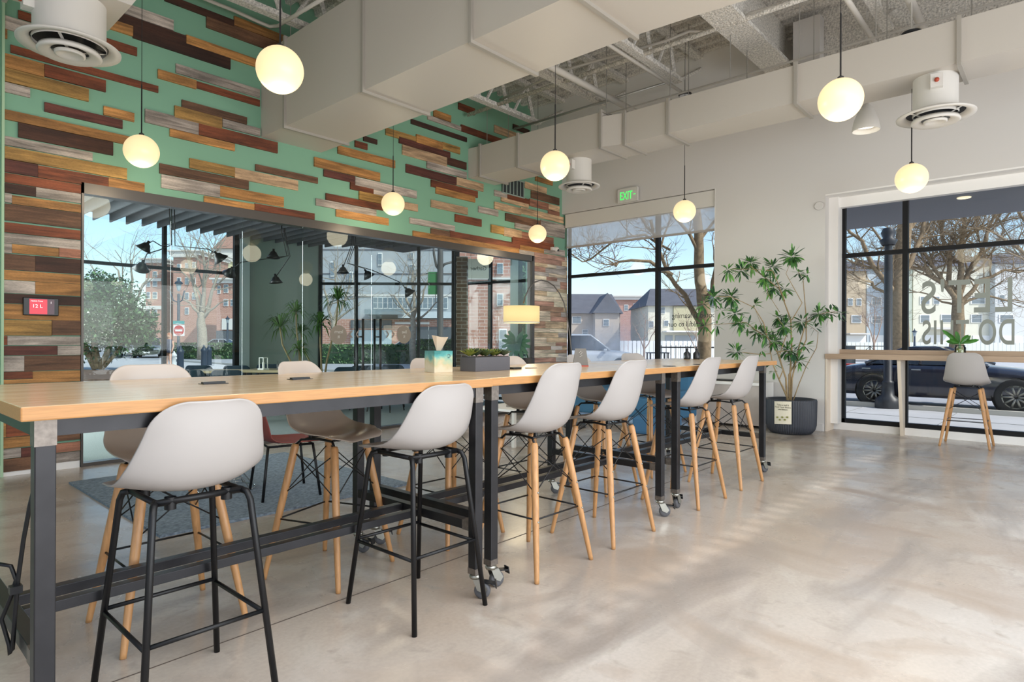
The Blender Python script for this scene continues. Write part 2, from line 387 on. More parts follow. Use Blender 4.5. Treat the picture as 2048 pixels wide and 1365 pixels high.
def disc(px, py, r):
    c = ony(px, py, WY + .014); o = MB().lathe([(0.001, 0), (r, 0)], n=40, M=Matrix.Rotation(radians(90), 4, 'X')).build('round_decal', dd, w1); o.location = c + V((0, 0, 0)); return c
for (px, py, tx) in ((677, 670, 'learn\nit'), (808, 670, 'live\nit')):
    c = disc(px, py, .128)
    M = face_mw(c + V((0, -.006, .02)), (0, 1, 0)); text('decal_lettering', tx, .065, M, wt, w1)
    M = face_mw(c + V((-.02, .006, -.245)), (0, 1, 0)); text('decal_lettering', '>> republica', .045, M, dkl, w1)
for px, sg in ((702, -1), (715, -1), (775, 1), (786, 1)):
    c = ony(px, 669, WY + .012); mb = MB()
    mb.bar(c + V((-.02 * sg, 0, .05)), c + V((.02 * sg, 0, 0)), .018, .002, (0, 1, 0)).bar(c + V((.02 * sg, 0, 0)), c + V((-.02 * sg, 0, -.05)), .018, .002, (0, 1, 0))
    mb.build('chevron_decal', dd, w1)
for px in (727, 762):
    a = ony(px, 638, WY - .06); e = empty('door_pull', (a.x, WY, 0), 'tall black %s pull handle on the glass partition doors' % ('left-hand' if px < 740 else 'right-hand'), 'door handle', 'door pulls')
    for s_, y in (('handle_bar', -.05), ('handle_bar', .09)):
        MB().tube([(0, y, .35), (0, y, a.z)], .017, 10).build('handle_bar', blackm, e, True)
    MB().tube([(0, -.05, 1.3), (0, .09, 1.3)], .01).build('standoff', blackm, e, True); MB().tube([(0, -.05, .6), (0, .09, .6)], .01).build('standoff', blackm, e, True)

# --- right (window) wall
W1Y0 = onx(1430, 600, WX).y; W1T = 3.665; W2Y1 = onx(1650, 600, WX).y; W2T = 3.325; W2Y0 = -2.6
mb = MB()
mb.box((WX, W1Y0, W1T), (GX2, WY, DECK)); mb.box((WX, W2Y1, 0), (GX2, W1Y0, DECK)); mb.box((WX, -4, W2T), (GX2, W2Y1, DECK)); mb.box((WX, -4, 0), (GX2, W2Y0, W2T))
wr = struct(mb.build('wall_right', offw))
struct(MB().box((WX - .012, W2Y1 + .02, 0), (WX, W1Y0 - .02, .1)).build('baseboard_right', offw))
# window 2 (nearest, with counter)
gy1 = onx(1680, 700, GX2 - .1).y
mb = MB().box((WX + .18, W2Y1 - .12, .1), (GX2, W2Y1, W2T)).box((GX2 - .14, gy1, .1), (GX2, W2Y1, W2T)).box((WX + .0, W2Y0, W2T - .02), (GX2, W2Y1, W2T + .0)).box((GX2 - .1, W2Y0, 0), (GX2, W2Y1, .1))
struct(mb.build('trim_3', trimw))
def zat(px, py, x): return onx(px, py, x).z
xf = GX2 - .08
zb = zat(1690, 843, xf); zm = (zat(1690, 508, xf) + zat(1690, 516, xf)) / 2; ym = onx(1810, 600, xf).y; ym2 = ym - 1.75
def wframe(xf, ya, yb, z0, z1, ys, zs, name, w=.06):
    mb = MB()
    mb.box((xf, ya, z0), (xf + .07, yb, z0 + w)).box((xf, ya, z1 - w), (xf + .07, yb, z1)).box((xf, ya, z0), (xf + .07, ya + w, z1)).box((xf, yb - w, z0), (xf + .07, yb, z1))
    for y in ys: mb.box((xf - .01, y - .032, z0), (xf + .08, y + .032, z1))
    for z in zs: mb.box((xf - .005, ya, z - .028), (xf + .075, yb, z + .028))
    o = struct(mb.build(name, frameb)); yy = [ya] + list(ys) + [yb]; zz = [z0] + list(zs) + [z1]
    yy.sort()
    for i in range(len(yy) - 1):
        for k in range(len(zz) - 1):
            MB().box((xf + .03, yy[i] + .03, zz[k] + .03), (xf + .036, yy[i + 1] - .03, zz[k + 1] - .03)).build('pane', GLASS, o)
    return o
w2 = wframe(xf, W2Y0, gy1, .1, W2T, [ym2, ym], [zm], 'window_2')
e = MB().box((GX2 - .2, W2Y0, W2T - .16), (GX2 - .09, gy1 + .06, W2T - .02)).build('window_valance', trimw)
tag(e, 'long white roller blind box above the wide window with the counter', 'blind')
# window 3 (by the plank pier)
xf1 = GX1 - .02; zm1 = (zat(1220, 543, xf1) + zat(1220, 551, xf1)) / 2; ym1 = onx(1314, 600, xf1).y
w3 = wframe(xf1, W1Y0, WY - .03, .1, W1T - .02, [ym1], [zm1], 'window_3', .035)
struct(MB().box((WX + .02, W1Y0, 0), (xf1 + .08, WY - .03, .1)).box((WX, W1Y0 - .001, .1), (xf1 + .08, W1Y0 + .012, W1T)).build('trim_4', trimw))
struct(MB().box((xf1 + .08, W1Y0, W1T), (GX2, WY, W1T + .02)).build('trim_5', trimw))
sh = D.materials.new('shade_fabric'); sh.use_nodes = True; nt = sh.node_tree; nt.nodes.clear()
o_ = nt.nodes.new('ShaderNodeOutputMaterial'); a_ = nt.nodes.new('ShaderNodeBsdfTransparent'); b_ = nt.nodes.new('ShaderNodeBsdfTranslucent'); d_ = nt.nodes.new('ShaderNodeBsdfDiffuse')
b_.inputs[0].default_value = srgb('f6f4f2'); d_.inputs[0].default_value = srgb('efedea'); a1 = nt.nodes.new('ShaderNodeAddShader'); mx = nt.nodes.new('ShaderNodeMixShader'); mx.inputs[0].default_value = .5
m2_ = nt.nodes.new('ShaderNodeMixShader'); m2_.inputs[0].default_value = .5
nt.links.new(b_.outputs[0], m2_.inputs[1]); nt.links.new(d_.outputs[0], m2_.inputs[2]); nt.links.new(a_.outputs[0], mx.inputs[1]); nt.links.new(m2_.outputs[0], mx.inputs[2]); nt.links.new(mx.outputs[0], o_.inputs[0])
bl = empty('roller_blind', (xf1 - .08, (W1Y0 + WY) / 2, W1T - .1), 'sheer white roller blind pulled a third down the window beside the plank wall', 'blind')
yb0 = W1Y0 + .03; yb1 = WY - .06; cyb = (W1Y0 + WY) / 2; cz = W1T - .1; bz = zat(1280, 476, xf1 - .08)
MB().box((-.05, yb0 - cyb, -.16), (.06, yb1 - cyb, .09)).build('valance', white, bl)
MB().box((-.002, yb0 - cyb, bz - cz), (.002, yb1 - cyb, -.14)).build('shade_fabric', sh, bl)
MB().box((-.012, yb0 - cyb, bz - cz - .035), (.012, yb1 - cyb, bz - cz)).build('hem_bar', mat('hem_bar', 'a9a39f', .5), bl)
# haze of a blurred reflection, painted over the lower left panes
fm = D.materials.new('reflection_haze'); fm.use_nodes = True; nt = fm.node_tree; nt.nodes.clear()
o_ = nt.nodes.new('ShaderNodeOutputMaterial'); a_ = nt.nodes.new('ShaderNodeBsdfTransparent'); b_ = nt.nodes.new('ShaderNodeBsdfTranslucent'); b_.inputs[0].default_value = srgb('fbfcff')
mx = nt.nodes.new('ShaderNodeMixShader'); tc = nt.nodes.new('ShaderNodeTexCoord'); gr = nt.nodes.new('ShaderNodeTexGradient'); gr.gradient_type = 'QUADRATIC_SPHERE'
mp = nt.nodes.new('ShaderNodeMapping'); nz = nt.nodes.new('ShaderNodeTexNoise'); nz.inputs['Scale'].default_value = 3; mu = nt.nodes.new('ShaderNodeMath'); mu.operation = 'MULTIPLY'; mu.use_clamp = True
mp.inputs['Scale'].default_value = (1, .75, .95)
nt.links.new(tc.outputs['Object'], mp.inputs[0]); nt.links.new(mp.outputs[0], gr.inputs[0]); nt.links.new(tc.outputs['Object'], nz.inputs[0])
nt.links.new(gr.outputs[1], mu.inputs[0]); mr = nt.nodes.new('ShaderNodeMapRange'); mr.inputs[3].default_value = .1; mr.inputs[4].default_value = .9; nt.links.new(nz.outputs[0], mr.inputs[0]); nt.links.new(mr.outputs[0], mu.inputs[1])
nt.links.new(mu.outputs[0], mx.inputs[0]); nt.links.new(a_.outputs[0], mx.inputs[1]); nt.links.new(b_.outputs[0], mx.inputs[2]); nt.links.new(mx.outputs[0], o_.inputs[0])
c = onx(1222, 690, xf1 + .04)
MB().box((-.001, -1.55, -.95), (.001, min(.95, WY - .08 - c.y), 1.05)).build('reflection_haze_patch', fm, w3, loc=c)
# lettering on window 3 and window 2 (reads from the street)
t0 = onx(1344, 637, xf1 + .028); text('window_lettering', 'rooted in learning', .125, face_mw(t0, (1, 0, 0)), dkl, w3, ax='RIGHT', sx=.9)
t1 = onx(1336, 654, xf1 + .028); text('window_lettering', 'thankful to our', .125, face_mw(t1, (1, 0, 0)), dkl, w3, ax='RIGHT', sx=.9)
lm = mat('sage_vinyl_lettering', '8b9089', .7)
def fit_text(body, pxl, pxr, pyt, pyb, x, par):
    a = onx(pxl, pyb, x); b = onx(pxr, pyb, x); t = onx((pxl + pxr) / 2, pyt, x); h = t.z - a.z
    o = text('window_lettering', body, h * 1.38, face_mw((x, b.y, a.z), (1, 0, 0)), lm, par, ax='LEFT', off=.006, spacing=1.12)
    bpy.context.view_layer.update(); w = o.dimensions.x / max(1e-6, 1)
    k = (a.y - b.y) / max(.01, w); o.matrix_world = face_mw((x, b.y, a.z), (1, 0, 0)) @ Matrix.Diagonal((k, 1, 1, 1))
fit_text("LET'S", 1847, 2030, 556, 627, xf + .028, w2)
fit_text("DO THIS", 1847, 2032, 638, 688, xf + .028, w2)

# rear and right-hand walls behind the camera, glazed
mb = MB().box((-3.75, -4, 0), (-3.6, WY, .4)).box((-3.75, -4, 3.6), (-3.6, WY, DECK)).box((-3.75, 5.6, .4), (-3.6, WY, 3.6)).box((-3.75, -4, .4), (-3.6, -2.4, 3.6))
struct(mb.build('wall_rear', offw))
mb = MB().box((-3.6, -4.15, 0), (GX2, -4, .4)).box((-3.6, -4.15, 3.6), (GX2, -4, DECK)).box((7.7, -4.15, .4), (GX2, -4, 3.6)).box((-3.6, -4.15, .4), (-1.3, -4, 3.6))
struct(mb.build('wall_near', offw))

# ================================================================== WINDOW COUNTER
oakp = mat('pale_oak', 'b39b84', .45, var=.1, vscale=8, stretch=(8, .7, 16)); maple = mat('maple_panel', 'e4d6c4', .5)
cz = onx(1655, 708, WX).z
ct = empty('window_counter', (WX, 0, 0), 'long pale oak counter ledge built across the wide window by the potted plant', 'counter')
L = lambda o: o
def P(mb, name, m, par, **k):
    return mb.build(name, m, par, **k)
P(MB().box((-.02, W2Y0, cz - .07), (GX2 - WX - .1, W2Y1 - .005, cz)), 'ledge_top', oakp, ct, bevel=.003)
P(MB().box((GX2 - WX - .19, W2Y0, cz), (GX2 - WX - .1, gy1 + .1, cz + .06)), 'backsplash_rail', oakp, ct)
P(MB().box((.0, W2Y1 - .03, 0), (GX2 - WX - .12, W2Y1 - .008, cz - .07)), 'side_panel', maple, ct)
ysp = onx(1800, 860, WX + .25).y
P(MB().add([(.26, ysp, 0), (GX2 - WX - .1, ysp, 0), (GX2 - WX - .1, ysp, cz - .07), (.03, ysp, cz - .07), (.26, ysp - .04, 0), (GX2 - WX - .1, ysp - .04, 0), (GX2 - WX - .1, ysp - .04, cz - .07), (.03, ysp - .04, cz - .07)],
  [(0, 1, 2, 3), (7, 6, 5, 4), (0, 4, 5, 1), (1, 5, 6, 2), (2, 6, 7, 3), (3, 7, 4, 0)]), 'support_panel', maple, ct)

# ================================================================== CEILING SERVICES
# air ducts
def duct_flange(par, y, x0, x1, z0, z1, w=.035, t=.028, drop=.03):
    mb = MB()
    for a, b in (((x0 - t, z0 - t), (x1 + t, z0)), ((x0 - t, z1), (x1 + t, z1 + t)), ((x0 - t, z0), (x0, z1)), ((x1, z0), (x1 + t, z1))):
        mb.box((a[0], y - w / 2, a[1]), (b[0], y + w / 2, b[1]))
    mb.build('duct_flange', mat('duct_flange_paint', 'aaa59c', .5, .1), par)
dz = ony(522, 275, WY).z; dx0 = ony(522, 275, WY).x; dx1 = ony(642, 307, WY).x; dzt = ony(518, 108, WY).z
du = empty('air_duct', (dx0, WY, dz), 'large square painted duct running out from the plank wall across the ceiling', 'duct')
def rel(o, mbv): return mbv
def seg(par, ya, yb, xa0, xa1, xb0, xb1, z0, z1, org):
    ox, oy, oz = org
    vs = [(xa0, ya, z0), (xa1, ya, z0), (xb1, yb, z0), (xb0, yb, z0), (xa0, ya, z1), (xa1, ya, z1), (xb1, yb, z1), (xb0, yb, z1)]
    MB().add([(x - ox, y - oy, z - oz) for x, y, z in vs], [(0, 1, 2, 3), (7, 6, 5, 4), (0, 4, 5, 1), (1, 5, 6, 2), (2, 6, 7, 3), (3, 7, 4, 0)]).build('duct_section', ductm, par)
org = (dx0, WY, dz)
ys = [WY + .0] + [onz(p[0], p[1], dz).y for p in ((573, 253), (726, 180), (941, 80))]
yend = onz(1281, 78, dz).y; xr_ = onz(1281, 78, dz).x
ys.append(yend); k = onz(1402, 28, dz)
for i in range(4): seg(du, ys[i], ys[i + 1], dx0, dx1, dx0, dx1, dz, dzt, org)
seg(du, yend, k.y, dx0, dx1, dx0, k.x, dz, dzt, org); seg(du, k.y, k.y - 1.3, dx0, k.x, dx0, k.x + .15, dz, dzt, org)
for y in ys[1:]: duct_flange(du, y - WY, 0, dx1 - dx0, 0, dzt - dz)
d2z = 3.87; a = onz(933, 357, d2z)
d2 = empty('air_duct', (a.x, WY, d2z), 'long narrow painted duct hung along the ceiling near the window wall', 'duct')
x0 = a.x; ww = .62; org2 = (a.x, WY, d2z); h2 = .47
ya_ = onz(1203, 294.5, d2z).y; yb_ = onz(1250, 288, d2z).y
S_ = [(WY, x0 + .0), (onz(960, 351, d2z).y, x0 + .02), (onz(1037, 333, d2z).y, x0 + .03), (ya_, x0 + .07)]
for i in range(3): seg(d2, S_[i][0], S_[i + 1][0], S_[i][1], S_[i][1] + ww, S_[i + 1][1], S_[i + 1][1] + ww, d2z, d2z + h2, org2)
xk = x0 + .17
seg(d2, ya_, yb_, x0 + .07, x0 + .07 + ww, xk, xk + ww - .08, d2z, d2z + h2 - .06, org2)
Q = [yb_, onz(1339, 268, d2z).y, onz(1590, 203, d2z).y, onz(1921, 132, d2z).y, -1.6, -3.9]
for i in range(5): seg(d2, Q[i], Q[i + 1], xk, xk + ww - .08, xk, xk + ww - .08, d2z, d2z + h2 - .06, org2)
for y, xx, w_, hh in [(S_[1][0], S_[1][1], ww, h2), (S_[2][0], S_[2][1], ww, h2), (ya_, x0 + .07, ww, h2)] + [(q, xk, ww - .08, h2 - .06) for q in Q[:-1]]:
    duct_flange(d2, y - WY, xx - a.x, xx - a.x + w_, 0, hh)

for par, yy, xx, zz in ((du, ys[1:5], (.03, dx1 - dx0 - .03), dzt - dz), (d2, [S_[1][0], ya_, Q[1], (Q[1] + Q[2]) / 2, Q[2], (Q[2] + Q[3]) / 2, Q[3]], (.12, ww), h2)):
    for y in yy:
        for x in xx: MB().tube([(x, y - WY - .05, zz - .02), (x, y - WY - .05, DECK - (dz if par is du else d2z))], .005, 6).build('hanger_rod', mat('zinc_rod', 'a9a7a2', .4, .6), par)
# round ceiling diffusers
def diffuser(loc, R, neck, nr, label, rz=0, box=True):
    t = empty('round_diffuser', loc, label, 'ceiling vent', 'round white air diffusers', rz)
    MB().lathe([(nr, neck), (nr, .05), (nr + .005, .02), (nr, .0)], n=36).build('neck', white, t, True)
    MB().lathe([(nr * .93, .03), (nr + .01, .035), (R * .8, .03), (R, .0), (R * .995, -.012), (R * .82, -.004), (R * .76, .012), (R * .74, .03)], n=48).build('flange_ring', white, t, True)
    MB().lathe([(R * .745, .028), (.01, .03)], n=32).build('dark_throat', mat('dark_throat', '14161a', .6), t, True)
    MB().lathe([(R * .58, -.03), (R * .62, -.06), (R * .58, -.07), (R * .42, -.045), (R * .36, -.04)], n=44).build('middle_cone', white, t, True, solid=.004)
    MB().lathe([(R * .3, -.05), (R * .3, -.068), (R * .26, -.074), (R * .2, -.055), (.001, -.05)], n=36).build('inner_cone', white, t, True)
    mb = MB()
    for q in (0, 1, 2): mb.bar((cos(q * 2.09) * R * .72, sin(q * 2.09) * R * .72, .02), (0, 0, -.05), .02, .003)
    mb.build('bracket', white, t)
    if box:
        MB().box((-nr - .06, -.05, neck * .55), (-nr + .01, .05, neck * .9)).build('damper_box', white, t)
        MB().ball((-nr - .07, 0, neck * .72), .022, 10, 6).build('damper_knob', mat('red_cap', 'b04a30', .5), t, True)
    return t
dn = d2z - 3.5
diffuser((xk + .27, 1.0, 3.5), .335, dn, .19, 'round white diffuser hanging under the narrow duct, nearest the right edge', radians(10))
diffuser((x0 + .4, 5.3, 3.5), .3, dn, .18, 'round white diffuser under the narrow duct beside the exit sign')
p1 = at(140, 93, 4.75)
diffuser(p1, .335, .34, .235, 'large round white diffuser in the upper left corner, under a tapered box duct')
bx = empty('branch_duct', (p1.x, p1.y, p1.z + .34), 'short tapered box duct above the round diffuser in the upper left corner', 'duct')
MB().add([(-.33, -.3, 0), (.33, -.3, 0), (.33, .3, 0), (-.33, .3, 0), (-.33, -.42, 1.2), (1.0, -.42, 1.2), (1.0, .42, 1.2), (-.33, .42, 1.2)],
         [(0, 3, 2, 1), (4, 5, 6, 7), (0, 1, 5, 4), (1, 2, 6, 5), (2, 3, 7, 6), (3, 0, 4, 7)]).build('duct_section', ductm, bx)
MB().box((-.36, -.34, -.02), (-.33, .34, 1.2)).build('duct_flange', mat('duct_flange_paint', 'aaa59c', .5, .1), bx)

# joists
zb_ = 4.8
jl = ['nearest the plank wall', 'second from the plank wall', 'third from the plank wall', 'beside the sprayed ceiling beam', 'over the big duct', 'nearest the right-hand side']
for i, y in enumerate((6.5, 5.24, 4.0, 1.55, .3, -1.0)):
    t = empty('steel_joist', (-3.5, y, zb_), 'rough sprayed steel bar joist under the roof deck, ' + jl[i], 'ceiling joist', 'steel joists under the roof deck')
    xe = 7.85 if i < 3 else 8.1
    b0 = -3.4 if i else 3.0 + 3.5 - 9
    MB().bar((b0, 0, .03), (xe + 3.5, 0, .03), .11, .06).build('bottom_chord', spray, t)
    MB().bar((0, 0, DECK - zb_ - .032), (8.48 + 3.5 if y > 2.7 else 8.38 + 3.5, 0, DECK - zb_ - .032), .12, .06).build('top_chord', spray, t)
    x = 0.2; mb = MB(); kz = DECK - zb_ - .05
    while x < xe + 3.2:
        mb.tube([(x, 0, .05), (x + .3, 0, kz)], .024, 6).tube([(x + .3, 0, kz), (x + .48, 0, .05)], .03, 6); x += .62
    mb.tube([(x, 0, .05), (x + .9, 0, kz)], .03, 6)
    mb.build('web', spray, t)
# bridging bars, conduits and pipes
pipe = mat('painted_conduit', 'cfcac2', .45)
def run(name, pts, r, m, label, cat, group=None):
    o = MB().tube([V(p) for p in pts], r, 8).build(name, m, smooth=True); return tag(o, label, cat, group)
run('bridging_bar', [(6.82, -3, 4.83), (6.82, 7.1, 4.83)], .03, spray, 'rough sprayed bridging bar crossing the joists in front of the narrow duct', 'ceiling bar')
run('bridging_bar', [(4.55, 4.6, 4.83), (4.55, 7.15, 4.83)], .03, spray, 'rough sprayed bridging bar running from the big duct to the plank wall', 'ceiling bar')
run('bridging_bar', [(7.7, 4.1, 4.79), (7.7, 6.9, 4.79)], .02, mat('galvanised', 'b9b9b4', .35, .6), 'thin perforated steel strut hung below the joists by the exit sign', 'ceiling bar')
a = onz(1112, 139, 4.7); run('ceiling_pipe', [(a.x - 2.5, a.y, 4.7), a, (onz(1268, 226, 4.7).x, a.y, 4.7)], .045, pipe, 'thick white pipe ending above the globe lamp near the exit sign', 'pipe', 'white ceiling pipes')
a = onz(1222, 93, 4.7); run('ceiling_pipe', [(a.x - 2.5, a.y, 4.7), (onz(1366, 182, 4.7).x, a.y, 4.7)], .022, pipe, 'slim white pipe leading to the round sensor above the narrow duct', 'pipe', 'white ceiling pipes')
a = onz(1700, 8, 4.75); b = onz(1744, 98, 4.75); run('ceiling_pipe', [(a.x - .3, a.y, 4.75), (b.x, a.y, 4.75)], .03, pipe, 'white pipe crossing above the globe lamp at the upper right', 'pipe', 'white ceiling pipes')
a = onz(1822, 5, 4.75); b = onz(1850, 66, 4.75); run('ceiling_pipe', [(a.x - .3, a.y, 4.75), (b.x + .2, a.y, 4.75)], .045, pipe, 'thick white pipe at the upper right beyond the round diffuser', 'pipe', 'white ceiling pipes')
a = onz(1230, 224, 4.62); b = onz(1864, 47, 4.62)
run('ceiling_conduit', [(a.x, 6.0, 4.62), (a.x, a.y, 4.62), (a.x, b.y, 4.62), (a.x, -1, 4.62)], .014, pipe, 'thin white conduit running straight above the narrow duct', 'conduit')
cpts = [onz(*p, 5.0) for p in ((1000, 200), (1130, 140), (1330, 82), (1380, 62), (1440, 63), (1470, 48), (1500, 26), (1560, 10), (1640, -14))]
run('ceiling_conduit', cpts, .018, pipe, 'wavy pair of white conduits snaking past the sprayed beam', 'conduit')
run('ceiling_conduit', [ony(400, -6, WY - .2), ony(470, 22, WY - .2), ony(520, 45, WY - .2), ony(540, 53, WY - .25), ony(556, 52, WY - .4), ony(575, 40, WY - .8), ony(650, -5, WY - 1.6)], .02, pipe, 'white conduit bending beside the top of the plank wall', 'conduit')
# sprayed beam, column stub and bulkhead
bm_ = MB().box((-.5, 2.68, 4.82), (8.48, 3.02, 4.86)).box((-.5, 2.8, 4.86), (8.48, 2.9, DECK)).build('ceiling_beam', spray); tag(bm_, 'heavy sprayed steel beam crossing the ceiling towards the window wall', 'beam')
struct(MB().box((8.48, 2.9, 4.64), (WX, WY, DECK + .05)).build('wall_right_upper', trimw))  # whiter than the wall paint, making up in colour for missing bounce light
bh = MB().box((8.38, -4, 4.6), (WX + .02, 2.62, DECK)).build('bulkhead', spray); struct(bh); bh.name = 'trim_6'
cb = MB().box((8.2, 2.3, 4.62), (8.37, 2.62, 5.3)).build('column_casing', offw, bevel=.004); tag(cb, 'short smooth white casing against the sprayed bulkhead above the duct', 'column')
for p, d, l in (((1370, 190), 8.6, 'small round black-rimmed sensor above the narrow duct, near the exit sign'), ((1823, 68), 6.3, 'small round black-rimmed sensor at the upper right above the duct')):
    c = at(*p, d); t = empty('ceiling_sensor', c, l, 'sensor', 'round ceiling sensors')
    MB().lathe([(.001, -.012), (.085, -.012), (.09, .0), (.09, .014), (.001, .014)], n=28).build('rim', mat('sensor_rim', '23262b', .4), t, True)
    MB().lathe([(.001, -.016), (.075, -.014)], n=28).build('face', mat('sensor_face', 'cdd0d8', .3), t)
    MB().lathe([(.05, .014), (.035, .05), (.008, .06), (.008, .5)], n=16).build('mount', white, t, True)
# conical white lamp
c = at(1732, 262, 7.4); t = empty('cone_pendant_lamp', c, 'small white bell-shaped pendant lamp behind the narrow duct', 'lamp')
MB().lathe([(.145, 0), (.15, .01), (.13, .12), (.08, .25), (.04, .31), (.02, .33)], n=32).build('lamp_shade', white, t, True, solid=.003)
MB().lathe([(.001, .06), (.12, .06)], n=24).build('bulb', mat('lit_bulb', 'ffffff', .5, emit=1.2, ecol='fff6e6'), t)
MB().tube([(0, 0, .32), (0, 0, DECK - c.z)], .005, 6).build('cord', white, t)
# globe pendants
glm = mat('opal_globe_glass', 'd2c09a', .3, emit=.6, ecol='ffe2ac')
ring = mat('lamp_collar', '2a2a2c', .4)
gl = {(0, 1): 'large lit globe pendant nearest the camera, before the big duct', (0, 2): 'lit globe pendant low on the left, before the plank wall above the partition', (1, 0): 'large lit globe pendant at the upper right, before the narrow duct',
      (1, 1): 'lit globe pendant in the middle, just below the narrow duct', (1, 2): 'lit globe pendant before the plank wall, left of the middle', (2, 0): 'lit globe pendant above the wide counter window',
      (2, 1): 'lit globe pendant before the window with the roller blind', (2, 2): 'smallest lit globe pendant, by the plank pier and the camera'}
GP = {(0, 1): (560, 140, 4.08), (1, 1): (1110, 332, 6.3), (1, 0): (1681, 200, 4.48), (0, 2): (283, 303, 5.81), (1, 2): (786, 408, 8.09), (2, 2): (1075, 468, 10.35), (2, 1): (1369, 423, 8.46), (2, 0): (1823, 357, 6.4)}
for kx, lab in gl.items():
    px, py, d = GP[kx]; c = at(px, py, d)
    t = empty('globe_pendant_lamp', c, lab, 'lamp', 'opal globe pendants')
    MB().ball((0, 0, 0), .15, 40, 24).build('globe', glm, t, True)
    MB().lathe([(.001, .152), (.022, .15), (.022, .165), (.006, .175), (.006, .62), (.0035, .63)], n=12).build('stem', ring, t, True)
    MB().tube([(0, 0, .62), (0, 0, DECK - c.z)], .0028, 6).build('cord', ring, t)
    l = D.lights.new('globe_light', 'POINT'); l.energy = 8; l.color = (1, .86, .62); l.shadow_soft_size = .15
    lo = D.objects.new('globe_light', l); COL.objects.link(lo); lo.parent = t; lo.location = (0, 0, -.28); lo['kind'] = 'helper'
# exit sign, cameras, vent, wall plate
ex = onx(1256, 391, WX - .05); t = empty('exit_sign', ex, 'white exit sign with green letters high on the window wall', 'sign')
MB().box((-.02, -.2, -.12), (.02, .2, .12)).build('housing', white, t, bevel=.004)
MB().box((-.0, -.17, .12), (.05, .17, .135)).build('mounting_bar', white, t)
eg = mat('exit_green', '3ad65a', .5, emit=1.1, ecol='35e05a')
M = face_mw(ex + V((-.022, .155, -.07)), (-1, 0, 0)); text('exit_lettering', 'EXIT', .2, M, eg, t, ax='LEFT', sx=.62)
MB().bar((-.023, -.12, 0), (-.023, -.16, 0), .03, .002).build('exit_arrow', eg, t)
g = ony(1026, 375, WY - .01); t = empty('wall_vent', g, 'dark slotted wall vent high on the green wall by the corner', 'vent')
MB().box((-.28, -.012, -.14), (.28, .01, .14)).build('backing', mat('vent_dark', '31383a', .6), t)
mb = MB()
for i in range(7): mb.box((-.28 + i * .09, -.022, -.14), (-.265 + i * .09, -.008, .14))
mb.box((-.29, -.022, .13), (.29, -.008, .15)).box((-.29, -.022, -.15), (.29, -.008, -.13)); mb.build('frame', mat('vent_frame', '9fb0a6', .5), t)
g = ony(1113, 499, WY - .06); t = empty('security_camera', g, 'small white dome security camera on the plank pier', 'camera')
MB().ball((0, 0, 0), .05, 18, 10).build('dome', white, t, True); MB().ball((.0, -.034, -.018), .024, 12, 8).build('lens', mat('lens_dark', '22252a', .2), t, True)
MB().cbox((-.09, .02, 0), (.1, .07, .06)).build('mount', white, t, bevel=.008)
g = onx(1638, 412, WX - .012); o = MB().lathe([(.001, -.01), (.055, -.01), (.06, 0)], n=24, M=Matrix.Rotation(radians(90), 4, 'Y')).build('wall_plate', offw, loc=g); tag(o, 'small round painted-over plate on the wall beside the wide window', 'wall plate')
g = onx(1488, 794, WX - .01); o = MB().cbox((0, 0, 0), (.012, .07, .115)).build('wall_outlet', trimw, loc=g, bevel=.003); tag(o, 'small white wall outlet just left of the potted plant', 'outlet')
# wall tablet
g = ony(82, 614, WY - .035); t = empty('room_tablet', g, 'black wall tablet with a red screen on the planks left of the partition', 'tablet')
MB().cbox((0, 0, 0), (.27, .03, .165)).build('case', blackm, t, bevel=.006)
MB().box((-.09, -.017, -.07), (.045, -.0155, .07)).build('screen_red', mat('screen_red', 'c21f38', .3, emit=.5, ecol='d02038'), t)
MB().box((.045, -.017, -.07), (.1, -.0155, .07)).build('screen_dark', mat('screen_dark', '4a2838', .3, emit=.15, ecol='4a2838'), t)
sw = mat('screen_white', 'f2e6e8', .4, emit=.7)
text('screen_lettering', 'room free', .022, face_mw(g + V((-.08, -.018, .045)), (0, -1, 0)), sw, t, ext=0, ax='LEFT')
text('screen_lettering', '12 L', .045, face_mw(g + V((-.07, -.018, -.01)), (0, -1, 0)), sw, t, ext=0, ax='LEFT')
text('screen_lettering', 'I', .03, face_mw(g + V((.07, -.018, .03)), (0, -1, 0)), sw, t, ext=0, ax='LEFT')

